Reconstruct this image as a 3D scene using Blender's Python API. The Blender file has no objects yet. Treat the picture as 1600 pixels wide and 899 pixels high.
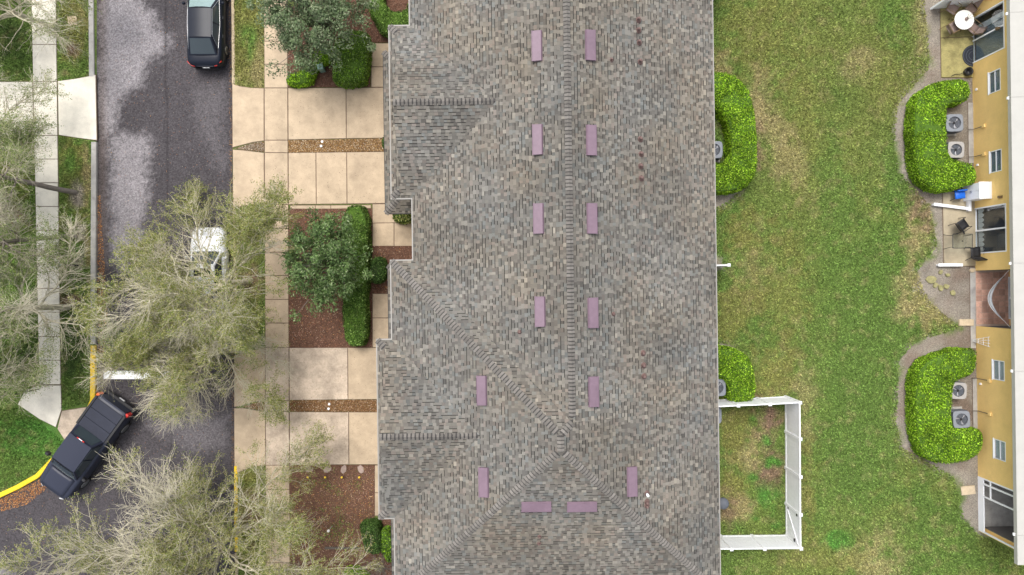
import bpy, math, random
import numpy as np
from mathutils import Vector, Matrix
random.seed(7)
RNG = np.random.default_rng(11)
sc = bpy.context.scene
C = sc.collection
R = math.radians

# ------------------------------------------------------------------ camera
CAMH = 35.56          # metres above the ground, looking straight down
PPM = 30.0            # photograph pixels per metre on the ground
cd = bpy.data.cameras.new('camera')
cam = bpy.data.objects.new('camera', cd)
C.objects.link(cam)
cam.location = (0, 0, CAMH)
cam.rotation_euler = (0, 0, 0)
cd.sensor_width = 36.0
cd.lens = 24.0
cd.clip_end = 2000
sc.camera = cam
# ------------------------------------------------------------------ sky and sun (bright overcast)
SUN_EL, SUN_AZ = 66.0, -25.0       # azimuth from +Y, towards -X
world = bpy.data.worlds.new('World')
sc.world = world
world.use_nodes = True
nt = world.node_tree
bg = nt.nodes['Background']
sky = nt.nodes.new('ShaderNodeTexSky')
sky.sky_type = 'NISHITA'
sky.sun_disc = False
sky.sun_elevation = R(SUN_EL)
sky.sun_rotation = R(SUN_AZ)
sky.air_density = 1.0
sky.dust_density = 4.0
sky.ozone_density = 1.0
hs = nt.nodes.new('ShaderNodeHueSaturation')
hs.inputs['Saturation'].default_value = 0.35
nt.links.new(sky.outputs[0], hs.inputs['Color'])
nt.links.new(hs.outputs[0], bg.inputs[0])
bg.inputs[1].default_value = 0.15
sd = bpy.data.lights.new('sun', 'SUN')
sd.energy = 0.95
sd.angle = R(24)
sd.color = (1.0, 0.96, 0.9)
sun = bpy.data.objects.new('sun', sd)
C.objects.link(sun)
sun.location = (-10, 20, 40)
_d = Vector((math.sin(R(SUN_AZ)) * math.cos(R(SUN_EL)), math.cos(R(SUN_AZ)) * math.cos(R(SUN_EL)), math.sin(R(SUN_EL))))
sun.rotation_euler = _d.to_track_quat('Z', 'Y').to_euler()
sc.view_settings.view_transform = 'Standard'
sc.view_settings.look = 'None'
sc.view_settings.gamma = 1.0
sc.view_settings.use_curve_mapping = False
sc.view_settings.exposure = 0.95

# ------------------------------------------------------------------ helpers
def W(u, v, z=0.0):
    """photo pixel + height -> place"""
    k = (1 - z / CAMH) / PPM
    return ((u - 800) * k, (449.5 - v) * k, z)
TH = R(0.8)           # both buildings stand turned by 0.8 degrees
CT, ST = math.cos(TH), math.sin(TH)
def L2W(x, y):
    return (x * CT - y * ST, x * ST + y * CT)
def W2L(x, y):
    return (x * CT + y * ST, -x * ST + y * CT)
def UL(u, v, z=0.0):
    a = W(u, v, z)
    return W2L(a[0], a[1])

def setp(o, label=None, cat=None, group=None, kind=None):
    if label: o['label'] = label
    if cat: o['category'] = cat
    if group: o['group'] = group
    if kind: o['kind'] = kind
    return o

def thing(name, label, cat, loc=(0, 0, 0), rz=0.0, group=None):
    o = bpy.data.objects.new(name, None)
    C.objects.link(o)
    o.empty_display_size = 0.2
    o.location = loc
    o.rotation_euler = (0, 0, rz)
    return setp(o, label, cat, group)

def link(name, me, parent=None):
    o = bpy.data.objects.new(name, me)
    C.objects.link(o)
    if parent is not None: o.parent = parent
    return o

def npmesh(name, verts, faces, mat, parent=None, col=None, dom='FACE', smooth=False, extra=None):
    """big mesh from numpy arrays; faces (M,k)"""
    verts = np.asarray(verts, dtype=np.float32)
    faces = np.asarray(faces, dtype=np.int32)
    me = bpy.data.meshes.new(name)
    me.vertices.add(len(verts))
    me.vertices.foreach_set('co', verts.ravel())
    m, k = faces.shape
    me.loops.add(m * k)
    me.loops.foreach_set('vertex_index', faces.ravel())
    me.polygons.add(m)
    me.polygons.foreach_set('loop_start', np.arange(0, m * k, k, dtype=np.int32))
    me.update(calc_edges=True)
    if col is not None:
        col = np.asarray(col, dtype=np.float32)
        if col.shape[1] == 3:
            col = np.concatenate([col, np.ones((len(col), 1), np.float32)], 1)
        at = me.attributes.new('Col', 'FLOAT_COLOR', dom)
        at.data.foreach_set('color', col.ravel())
    if extra:
        for nm, arr in extra.items():
            at = me.attributes.new(nm, 'FLOAT', 'POINT')
            at.data.foreach_set('value', np.asarray(arr, np.float32).ravel())
    me.polygons.foreach_set('use_smooth', np.full(m, smooth, dtype=bool))
    me.materials.append(mat)
    return link(name, me, parent)

class MB:
    """collects simple shapes; build() makes ONE mesh object"""
    def __init__(s):
        s.v = []; s.f = []; s.c = []
    def add(s, vs, fs, M=None):
        b = len(s.v)
        if M is not None: vs = [M @ Vector(p) for p in vs]
        s.v += [tuple(p) for p in vs]
        s.f += [tuple(i + b for i in f) for f in fs]
        return s
    def box(s, x0, x1, y0, y1, z0, z1, M=None):
        vs = [(x0, y0, z0), (x1, y0, z0), (x1, y1, z0), (x0, y1, z0), (x0, y0, z1), (x1, y0, z1), (x1, y1, z1), (x0, y1, z1)]
        return s.add(vs, [(3, 2, 1, 0), (4, 5, 6, 7), (0, 1, 5, 4), (1, 2, 6, 5), (2, 3, 7, 6), (3, 0, 4, 7)], M)
    def cbox(s, x0, x1, y0, y1, z0, z1, b=0.01, M=None):
        """box with chamfered top edge"""
        vs = [(x0, y0, z0), (x1, y0, z0), (x1, y1, z0), (x0, y1, z0),
              (x0, y0, z1 - b), (x1, y0, z1 - b), (x1, y1, z1 - b), (x0, y1, z1 - b),
              (x0 + b, y0 + b, z1), (x1 - b, y0 + b, z1), (x1 - b, y1 - b, z1), (x0 + b, y1 - b, z1)]
        fs = [(3, 2, 1, 0), (8, 9, 10, 11)]
        for i in range(4):
            j = (i + 1) % 4
            fs += [(i, j, j + 4, i + 4), (i + 4, j + 4, j + 8, i + 8)]
        return s.add(vs, fs, M)
    def prism(s, poly, z0, z1, b=0.0):
        """vertical prism over a plan polygon (x,y), optional chamfer"""
        n = len(poly)
        ar = sum(poly[i][0] * poly[(i + 1) % n][1] - poly[(i + 1) % n][0] * poly[i][1] for i in range(n))
        if ar < 0: poly = poly[::-1]
        vs = [(x, y, z0) for x, y in poly]
        if b > 0:
            ins = inset(poly, b)
            vs += [(x, y, z1 - b) for x, y in poly] + [(x, y, z1) for x, y in ins]
            k = 3
        else:
            vs += [(x, y, z1) for x, y in poly]
            k = 2
        fs = [tuple(range(n - 1, -1, -1)), tuple(range((k - 1) * n, k * n))]
        for r in range(k - 1):
            for i in range(n):
                j = (i + 1) % n
                fs.append((r * n + i, r * n + j, (r + 1) * n + j, (r + 1) * n + i))
        return s.add(vs, fs)
    def tube(s, pts, r, n=6, cap=True):
        pts = [Vector(p) for p in pts]
        rs = r if isinstance(r, (list, tuple)) else [r] * len(pts)
        b = len(s.v)
        prev = None
        for i, p in enumerate(pts):
            t = (pts[min(i + 1, len(pts) - 1)] - pts[max(i - 1, 0)])
            if t.length < 1e-9: t = Vector((0, 0, 1))
            t.normalize()
            if prev is None:
                a = t.orthogonal().normalized()
            else:
                a = (prev - t * prev.dot(t))
                a = a.normalized() if a.length > 1e-6 else t.orthogonal().normalized()
            prev = a
            c = t.cross(a)
            for k in range(n):
                q = p + (a * math.cos(2 * math.pi * k / n) + c * math.sin(2 * math.pi * k / n)) * rs[i]
                s.v.append(tuple(q))
        for i in range(len(pts) - 1):
            for k in range(n):
                j = (k + 1) % n
                s.f.append((b + i * n + k, b + i * n + j, b + (i + 1) * n + j, b + (i + 1) * n + k))
        if cap:
            s.f.append(tuple(b + k for k in range(n - 1, -1, -1)))
            e = b + (len(pts) - 1) * n
            s.f.append(tuple(e + k for k in range(n)))
        return s
    def lathe(s, prof, n=24, cx=0, cy=0, M=None):
        """prof [(r,z)...] turned about z"""
        b = len(s.v)
        vs = []
        for r, z in prof:
            for k in range(n):
                vs.append((cx + r * math.cos(2 * math.pi * k / n), cy + r * math.sin(2 * math.pi * k / n), z))
        fs = []
        for i in range(len(prof) - 1):
            for k in range(n):
                j = (k + 1) % n
                fs.append((i * n + k, i * n + j, (i + 1) * n + j, (i + 1) * n + k))
        if prof[0][0] > 1e-4: fs.append(tuple(range(n - 1, -1, -1)))
        if prof[-1][0] > 1e-4: fs.append(tuple((len(prof) - 1) * n + k for k in range(n)))
        return s.add(vs, fs, M)
    def ring(s, r0, r1, z0, z1, n=24, cx=0, cy=0):
        vs = []; fs = []
        for r, z in ((r0, z0), (r1, z0), (r1, z1), (r0, z1)):
            for k in range(n):
                vs.append((cx + r * math.cos(2 * math.pi * k / n), cy + r * math.sin(2 * math.pi * k / n), z))
        for i in range(4):
            for k in range(n):
                j = (k + 1) % n
                i2 = (i + 1) % 4
                fs.append((i * n + k, i * n + j, i2 * n + j, i2 * n + k))
        return s.add(vs, fs)
    def patch(s, P, nu, nv, thick=0.0):
        """grid surface P(a,b), a,b in 0..1, optionally with thickness along its normal (skirt)"""
        b = len(s.v)
        g = [[Vector(P(i / nu, j / nv)) for j in range(nv + 1)] for i in range(nu + 1)]
        for i in range(nu + 1):
            for j in range(nv + 1):
                s.v.append(tuple(g[i][j]))
        idx = lambda i, j: b + i * (nv + 1) + j
        for i in range(nu):
            for j in range(nv):
                s.f.append((idx(i, j), idx(i + 1, j), idx(i + 1, j + 1), idx(i, j + 1)))
        if thick:
            nrm = (g[nu][0] - g[0][0]).cross(g[0][nv] - g[0][0]).normalized()
            rim = [(i, 0) for i in range(nu)] + [(nu, j) for j in range(nv)] + [(i, nv) for i in range(nu, 0, -1)] + [(0, j) for j in range(nv, 0, -1)]
            b2 = len(s.v)
            for i, j in rim:
                s.v.append(tuple(g[i][j] - nrm * thick))
            n = len(rim)
            for k in range(n):
                k2 = (k + 1) % n
                s.f.append((idx(*rim[k2]), idx(*rim[k]), b2 + k, b2 + k2))
        return s
    def mesh(s, name, mat, smooth=False):
        me = bpy.data.meshes.new(name)
        me.from_pydata(s.v, [], s.f)
        me.materials.append(mat)
        if smooth:
            me.polygons.foreach_set('use_smooth', [True] * len(me.polygons))
        me.update()
        return me
    def build(s, name, mat, parent=None, smooth=False, loc=None, rz=0.0):
        o = link(name, s.mesh(name, mat, smooth), parent)
        if loc is not None: o.location = loc
        if rz: o.rotation_euler = (0, 0, rz)
        return o

def inset(poly, d):
    n = len(poly); out = []
    for i in range(n):
        p0, p1, p2 = Vector(poly[i - 1]), Vector(poly[i]), Vector(poly[(i + 1) % n])
        e1 = (p1 - p0).normalized(); e2 = (p2 - p1).normalized()
        n1 = Vector((-e1.y, e1.x)); n2 = Vector((-e2.y, e2.x))
        b = n1 + n2
        k = max(0.35, 1 + n1.dot(n2))
        q = p1 + b * (d / k)
        out.append((q.x, q.y))
    return out

def ccw(poly):
    n = len(poly)
    ar = sum(poly[i][0] * poly[(i + 1) % n][1] - poly[(i + 1) % n][0] * poly[i][1] for i in range(n))
    return poly if ar > 0 else poly[::-1]

def smooth_poly(poly, it=2):
    for _ in range(it):
        q = []
        n = len(poly)
        for i in range(n):
            a, b = poly[i], poly[(i + 1) % n]
            q.append((a[0] * .75 + b[0] * .25, a[1] * .75 + b[1] * .25))
            q.append((a[0] * .25 + b[0] * .75, a[1] * .25 + b[1] * .75))
        poly = q
    return poly

def inside(x, y, poly):
    """vectorised point in polygon"""
    r = np.zeros(np.shape(x), dtype=bool)
    n = len(poly); j = n - 1
    for i in range(n):
        xi, yi = poly[i]; xj, yj = poly[j]
        if yi != yj:
            c = ((yi > y) != (yj > y)) & (x < (xj - xi) * (y - yi) / (yj - yi) + xi)
            r ^= c
        j = i
    return r

def dist_poly(x, y, poly, closed=True):
    d = np.full(np.shape(x), 1e9)
    n = len(poly)
    for i in range(n if closed else n - 1):
        ax, ay = poly[i]; bx, by = poly[(i + 1) % n]
        dx, dy = bx - ax, by - ay
        t = np.clip(((x - ax) * dx + (y - ay) * dy) / (dx * dx + dy * dy + 1e-12), 0, 1)
        d = np.minimum(d, np.hypot(x - ax - t * dx, y - ay - t * dy))
    return d

def vnoise(x, y, s, seed=0):
    """value noise 0..1"""
    x = np.asarray(x) / s; y = np.asarray(y) / s
    xi = np.floor(x).astype(np.int64); yi = np.floor(y).astype(np.int64)
    fx = x - xi; fy = y - yi
    fx = fx * fx * (3 - 2 * fx); fy = fy * fy * (3 - 2 * fy)
    def h(a, b):
        n = (a * 374761393 + b * 668265263 + seed * 974634777) & 0x7fffffff
        n = ((n ^ (n >> 13)) * 1274126177) & 0x7fffffff
        n = n ^ (n >> 16)
        return (n & 0xffff) / 65535.0
    return (h(xi, yi) * (1 - fx) + h(xi + 1, yi) * fx) * (1 - fy) + (h(xi, yi + 1) * (1 - fx) + h(xi + 1, yi + 1) * fx) * fy
def fbm(x, y, s, seed=0, o=3):
    r = 0; a = 0.5; t = 0
    for k in range(o):
        r = r + a * vnoise(x, y, s / 2 ** k, seed + k * 17); t += a; a *= 0.5
    return r / t

# ------------------------------------------------------------------ materials
def mat(name, col, var=0.18, scale=6.0, fine=0.0, fscale=120.0, rough=0.8, bump=0.0, bscale=60.0, metal=0.0, spec=0.3,
        attr=False, objrand=0.0, trans=0.0, coat=0.0, stain=0.0):
    """procedural material: base colour (or the Col attribute) broken up by two noises"""
    m = bpy.data.materials.new(name)
    m.use_nodes = True
    t = m.node_tree; N = t.nodes; Lk = t.links
    p = N['Principled BSDF']
    p.inputs['Roughness'].default_value = rough
    p.inputs['Metallic'].default_value = metal
    p.inputs['Specular IOR Level'].default_value = spec
    if coat: 
        p.inputs['Coat Weight'].default_value = coat
        p.inputs['Coat Roughness'].default_value = 0.05
    geo = N.new('ShaderNodeNewGeometry')
    if attr:
        a = N.new('ShaderNodeAttribute'); a.attribute_name = 'Col'
        base = a.outputs['Color']
    else:
        rgb = N.new('ShaderNodeRGB'); rgb.outputs[0].default_value = (*col, 1)
        base = rgb.outputs[0]
    def mulnoise(base, sc_, amt, detail=4):
        nz = N.new('ShaderNodeTexNoise'); nz.inputs['Scale'].default_value = sc_; nz.inputs['Detail'].default_value = detail
        nz.inputs['Roughness'].default_value = 0.65
        Lk.new(geo.outputs['Position'], nz.inputs['Vector'])
        mr = N.new('ShaderNodeMapRange')
        mr.inputs['From Min'].default_value = 0.25; mr.inputs['From Max'].default_value = 0.75
        mr.inputs['To Min'].default_value = 1 - amt; mr.inputs['To Max'].default_value = 1 + amt
        Lk.new(nz.outputs['Fac'], mr.inputs['Value'])
        vm = N.new('ShaderNodeVectorMath'); vm.operation = 'SCALE'
        Lk.new(base, vm.inputs[0]); Lk.new(mr.outputs[0], vm.inputs['Scale'])
        return vm.outputs[0]
    if var: base = mulnoise(base, scale, var)
    if fine: base = mulnoise(base, fscale, fine, 2)
    if stain:
        # weathering: soft dark blotches and small dark spots with shapes of their own
        for sc_, lo, hi, dk in ((0.55, .50, .68, stain), (2.3, .56, .70, stain * .7), (13.0, .66, .72, stain * 1.3)):
            nz = N.new('ShaderNodeTexNoise'); nz.inputs['Scale'].default_value = sc_; nz.inputs['Detail'].default_value = 6; nz.inputs['Roughness'].default_value = 0.6
            Lk.new(geo.outputs['Position'], nz.inputs['Vector'])
            mr = N.new('ShaderNodeMapRange'); mr.interpolation_type = 'SMOOTHSTEP'
            mr.inputs['From Min'].default_value = lo; mr.inputs['From Max'].default_value = hi
            mr.inputs['To Min'].default_value = 1.0; mr.inputs['To Max'].default_value = 1 - dk
            Lk.new(nz.outputs['Fac'], mr.inputs['Value'])
            vm = N.new('ShaderNodeVectorMath'); vm.operation = 'SCALE'
            Lk.new(base, vm.inputs[0]); Lk.new(mr.outputs[0], vm.inputs['Scale'])
            base = vm.outputs[0]
    if objrand:
        oi = N.new('ShaderNodeObjectInfo')
        mr = N.new('ShaderNodeMapRange')
        mr.inputs['To Min'].default_value = 1 - objrand; mr.inputs['To Max'].default_value = 1 + objrand
        Lk.new(oi.outputs['Random'], mr.inputs['Value'])
        vm = N.new('ShaderNodeVectorMath'); vm.operation = 'SCALE'
        Lk.new(base, vm.inputs[0]); Lk.new(mr.outputs[0], vm.inputs['Scale'])
        base = vm.outputs[0]
    Lk.new(base, p.inputs['Base Color'])
    if bump:
        nz = N.new('ShaderNodeTexNoise'); nz.inputs['Scale'].default_value = bscale; nz.inputs['Detail'].default_value = 5
        Lk.new(geo.outputs['Position'], nz.inputs['Vector'])
        b = N.new('ShaderNodeBump'); b.inputs['Strength'].default_value = min(1.0, bump); b.inputs['Distance'].default_value = 0.02
        Lk.new(nz.outputs['Fac'], b.inputs['Height']); Lk.new(b.outputs[0], p.inputs['Normal'])
    if trans:
        # thin leaf: some light passes through
        td = N.new('ShaderNodeBsdfTranslucent'); Lk.new(base, td.inputs['Color'])
        mx = N.new('ShaderNodeMixShader'); mx.inputs[0].default_value = trans
        Lk.new(p.outputs[0], mx.inputs[1]); Lk.new(td.outputs[0], mx.inputs[2])
        Lk.new(mx.outputs[0], N['Material Output'].inputs['Surface'])
    return m

def glassmat(name, col=(0.02, 0.025, 0.03), rough=0.06):
    m = mat(name, col, var=0.0, rough=rough, spec=0.6)
    return m

def clear_glass(name):
    m = bpy.data.materials.new(name); m.use_nodes = True
    t = m.node_tree; N = t.nodes; Lk = t.links
    N.remove(N['Principled BSDF'])
    tr = N.new('ShaderNodeBsdfTransparent'); tr.inputs[0].default_value = (0.90, 0.93, 0.94, 1)
    gl = N.new('ShaderNodeBsdfGlossy'); gl.inputs['Roughness'].default_value = 0.02
    lw = N.new('ShaderNodeLayerWeight'); lw.inputs[0].default_value = 0.5
    pw_ = N.new('ShaderNodeMath'); pw_.operation = 'POWER'; pw_.inputs[1].default_value = 3.0
    Lk.new(lw.outputs['Facing'], pw_.inputs[0])
    fr = N.new('ShaderNodeMath'); fr.operation = 'MULTIPLY_ADD'; fr.inputs[1].default_value = 0.6; fr.inputs[2].default_value = 0.04
    Lk.new(pw_.outputs[0], fr.inputs[0])
    mx = N.new('ShaderNodeMixShader')
    Lk.new(fr.outputs[0], mx.inputs[0]); Lk.new(tr.outputs[0], mx.inputs[1]); Lk.new(gl.outputs[0], mx.inputs[2])
    Lk.new(mx.outputs[0], N['Material Output'].inputs['Surface'])
    return m

M = {}
M['ground'] = mat('lawn_ground', None, var=0.28, scale=9, fine=0.5, fscale=22, rough=0.95, bump=1.0, bscale=55, attr=True, spec=0.1)
M['grass'] = mat('grass_blades', None, var=0.0, rough=0.8, attr=True, spec=0.05, trans=0.25)
M['road'] = mat('asphalt', None, var=0.10, scale=3, fine=0.6, fscale=15, rough=0.9, bump=0.8, bscale=80, attr=True, spec=0.2)
M['concrete'] = mat('concrete', (0.44, 0.345, 0.24), stain=0.13, var=0.20, scale=1.3, fine=0.10, fscale=30, rough=0.85, bump=0.25, bscale=60, objrand=0.05)
M['concrete_pale'] = mat('concrete_pale', (0.66, 0.62, 0.53), stain=0.14, var=0.12, scale=1.6, fine=0.08, fscale=30, rough=0.85, bump=0.25, bscale=60, objrand=0.05)
M['stain_concrete'] = mat('concrete_stained', (0.455, 0.37, 0.285), stain=0.22, var=0.36, scale=1.0, fine=0.16, fscale=12, rough=0.85, bump=0.25, objrand=0.04)
M['joint'] = mat('joint_soil', (0.15, 0.105, 0.075), var=0.3, rough=0.95)
M['kerb'] = mat('kerb_concrete', (0.38, 0.365, 0.34), stain=0.2, var=0.2, scale=3, fine=0.12, fscale=40, rough=0.88, bump=0.3)
M['kerb_tan'] = mat('kerb_tan', (0.46, 0.37, 0.25), var=0.2, scale=3, fine=0.12, fscale=40, rough=0.88, bump=0.3)
M['yellow'] = mat('kerb_yellow_paint', (0.75, 0.50, 0.02), var=0.22, scale=7, fine=0.2, fscale=30, rough=0.7)
M['whitepaint'] = mat('road_white_paint', (0.78, 0.78, 0.76), var=0.12, scale=8, rough=0.7)
M['mulch'] = mat('mulch_ground', (0.125, 0.066, 0.043), var=0.4, scale=5, fine=0.5, fscale=40, rough=0.95, bump=1.0, bscale=45)
M['chips'] = mat('mulch_chips', None, var=0.0, rough=0.9, attr=True, spec=0.15)
M['gravelbed'] = mat('gravel_ground', (0.17, 0.10, 0.045), var=0.3, scale=10, fine=0.4, fscale=45, rough=0.95, bump=1.0, bscale=40)
M['pebble'] = mat('pebbles', None, var=0.1, scale=40, rough=0.75, attr=True)
M['litter'] = mat('dry_leaves', None, var=0.0, rough=0.85, attr=True)
M['shingle'] = mat('roof_shingle', None, var=0.10, scale=0.8, fine=0.16, fscale=55, rough=0.92, attr=True, spec=0.15, bump=0.3, bscale=150)
M['cap'] = mat('ridge_cap', (0.165, 0.153, 0.138), var=0.15, scale=6, fine=0.12, fscale=60, rough=0.92, objrand=0.22, spec=0.15)
M['cap_shadow'] = mat('ridge_cap_shadow', (0.055, 0.051, 0.048), var=0.1, rough=0.95)  # dark colour standing in for the shadow at each cap's butt edge
M['deck'] = mat('roof_deck', (0.06, 0.058, 0.055), var=0.1, rough=0.95)
M['fascia'] = mat('fascia', (0.30, 0.285, 0.26), var=0.08, scale=2, rough=0.6)
M['stucco'] = mat('stucco_tan', (0.52, 0.40, 0.24), var=0.06, scale=2, rough=0.9, bump=0.3, bscale=90)
M['stucco_y'] = mat('stucco_yellow', (0.82, 0.57, 0.215), stain=0.06, var=0.07, scale=1.2, fine=0.05, fscale=25, rough=0.9, bump=0.3, bscale=90)
M['mauve'] = mat('mauve_metal', (0.172, 0.115, 0.148), stain=0.12, var=0.1, scale=6, rough=0.5, spec=0.4)
M['mauve_dark'] = mat('vent_boot', (0.15, 0.095, 0.085), var=0.2, scale=12, rough=0.7)
M['lead'] = mat('lead_pipe', (0.62, 0.60, 0.58), var=0.1, rough=0.5)
M['white'] = mat('white_vinyl', (0.85, 0.86, 0.88), stain=0.05, var=0.04, scale=3, rough=0.45, spec=0.4)
M['whiteroof'] = mat('white_roof_panel', (0.40, 0.39, 0.355), var=0.06, scale=1.5, rough=0.55)
M['black'] = mat('black_metal', (0.02, 0.02, 0.022), var=0.1, rough=0.45, spec=0.4)
M['rubber'] = mat('rubber', (0.018, 0.018, 0.018), var=0.1, rough=0.85)
M['dark'] = mat('dark_void', (0.012, 0.012, 0.013), var=0.0, rough=0.9)
M['rim'] = mat('alloy_rim', (0.55, 0.56, 0.58), var=0.05, rough=0.3, metal=0.9)
M['ac'] = mat('ac_grey', (0.20, 0.215, 0.24), var=0.08, scale=8, rough=0.5)
M['ac_light'] = mat('ac_beige_grey', (0.33, 0.315, 0.30), var=0.08, scale=8, rough=0.5)
M['fan'] = mat('fan_grey', (0.42, 0.42, 0.44), var=0.08, rough=0.4, metal=0.4)
M['carblack'] = mat('car_black_paint', (0.010, 0.013, 0.022), var=0.0, rough=0.3, spec=0.18)
M['carwhite'] = mat('car_white_paint', (0.80, 0.81, 0.83), var=0.0, rough=0.25, spec=0.5, coat=0.6)
M['carnavy'] = mat('truck_navy_paint', (0.022, 0.026, 0.045), var=0.0, rough=0.42, spec=0.35)
M['tonneau'] = mat('tonneau_vinyl', (0.022, 0.025, 0.04), var=0.15, scale=4, rough=0.5)
M['carglass'] = glassmat('car_glass', (0.035, 0.048, 0.056), 0.1)
M['teal_glass'] = mat('windscreen_teal', (0.20, 0.28, 0.28), var=0.1, scale=5, rough=0.15, spec=0.6)  # pale teal windscreen colour for the black sedan
M['redlens'] = mat('red_lens', (0.55, 0.03, 0.02), var=0.0, rough=0.25, spec=0.5)
M['orangelens'] = mat('orange_lens', (0.8, 0.16, 0.03), var=0.0, rough=0.3, spec=0.5)
M['chrome'] = mat('chrome_trim', (0.7, 0.7, 0.7), var=0.0, rough=0.2, metal=1.0)
M['headlamp'] = mat('headlamp', (0.6, 0.62, 0.63), var=0.0, rough=0.15, spec=0.6)
M['bark'] = mat('pale_bark', (0.47, 0.43, 0.32), var=0.25, scale=8, rough=0.9)
M['bark_dark'] = mat('grey_bark', (0.20, 0.175, 0.15), var=0.25, scale=8, fine=0.2, fscale=40, rough=0.9)
M['leaf'] = mat('leaves', None, var=0.0, rough=0.7, attr=True, spec=0.08, trans=0.3)
M['leaf_gloss'] = mat('glossy_leaves', None, var=0.0, rough=0.5, attr=True, spec=0.2, trans=0.2)
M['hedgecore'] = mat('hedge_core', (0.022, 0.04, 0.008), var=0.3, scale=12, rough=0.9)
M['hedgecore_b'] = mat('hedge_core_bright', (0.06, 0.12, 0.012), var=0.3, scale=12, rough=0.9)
M['patio_moss'] = mat('mossy_concrete', (0.29, 0.255, 0.105), stain=0.4, var=0.3, scale=2.5, fine=0.15, fscale=20, rough=0.9, bump=0.3)
M['patio'] = mat('patio_concrete', (0.37, 0.315, 0.22), stain=0.25, var=0.14, scale=2.0, fine=0.1, fscale=25, rough=0.88, bump=0.3)
M['terracotta'] = mat('terracotta_tile', (0.55, 0.33, 0.25), var=0.25, scale=5, fine=0.1, fscale=30, rough=0.6, objrand=0.22)
M['grout'] = mat('grout', (0.5, 0.38, 0.31), var=0.1, rough=0.9)
M['tan_stone'] = mat('tan_stone', (0.52, 0.42, 0.29), var=0.2, scale=8, rough=0.9, bump=0.4)
M['pink_stone'] = mat('pink_stepping_stone', (0.36, 0.275, 0.235), var=0.2, scale=10, rough=0.9, bump=0.5)
M['moss_stone'] = mat('moss_stone', (0.27, 0.25, 0.12), var=0.35, scale=6, rough=0.95, bump=0.6)
M['interior'] = mat('room_floor', (0.13, 0.14, 0.16), var=0.15, scale=3, rough=0.5)
M['interior_wall'] = mat('room_wall', (0.16, 0.15, 0.14), var=0.1, rough=0.9)
M['curtain'] = mat('curtain', (0.55, 0.57, 0.58), var=0.1, scale=10, rough=0.9)
M['blind'] = mat('blue_grey_blind', (0.19, 0.235, 0.275), var=0.1, scale=4, rough=0.6)
M['pane'] = clear_glass('window_pane')
M['screen'] = glassmat('insect_screen', (0.035, 0.035, 0.038), 0.5)
M['taupe'] = mat('taupe_sling', (0.27, 0.20, 0.175), var=0.12, scale=30, rough=0.8)
M['bronze'] = mat('bronze_frame', (0.20, 0.135, 0.07), var=0.1, rough=0.5)
M['tabletop'] = mat('white_tabletop', (0.78, 0.77, 0.73), var=0.04, rough=0.4)
M['blue'] = mat('blue_plastic', (0.01, 0.12, 0.55), var=0.06, rough=0.4, spec=0.4)
M['cover'] = mat('grey_cover', (0.10, 0.085, 0.07), var=0.25, scale=10, rough=0.85)
M['mat'] = mat('door_mat', (0.028, 0.032, 0.042), var=0.25, scale=25, rough=0.95)
M['slate'] = mat('slate_box', (0.11, 0.12, 0.14), var=0.1, rough=0.7)
M['green_box'] = mat('utility_green', (0.19, 0.30, 0.24), var=0.08, rough=0.6)
M['yellow_plastic'] = mat('yellow_plastic', (0.75, 0.52, 0.05), var=0.05, rough=0.5)

# ================================================================== THE SETTING
def struct(o):
    o['kind'] = 'structure'
    return o
def pxy(pts, z=0.0):
    return [W(u, v, z)[:2] for u, v in pts]

# ---- road outline (photo pixels on the ground)
ROAD_W = [(147, -400), (148, 110), (151, 225), (150, 400), (150, 560), (149, 628), (138, 652), (112, 690), (84, 722), (60, 747), (30, 764), (0, 778), (-60, 800), (-400, 860)]
ROAD_E = [(358, -400), (361, 0), (362, 130), (364, 320), (366, 545), (366, 730), (367, 860), (368, 1500)]
ROAD = ROAD_W + [(-400, 1500)] + ROAD_E[::-1]
def P2(pt): return W(*pt)[:2]
road_xy = [P2(p) for p in ROAD]

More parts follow.
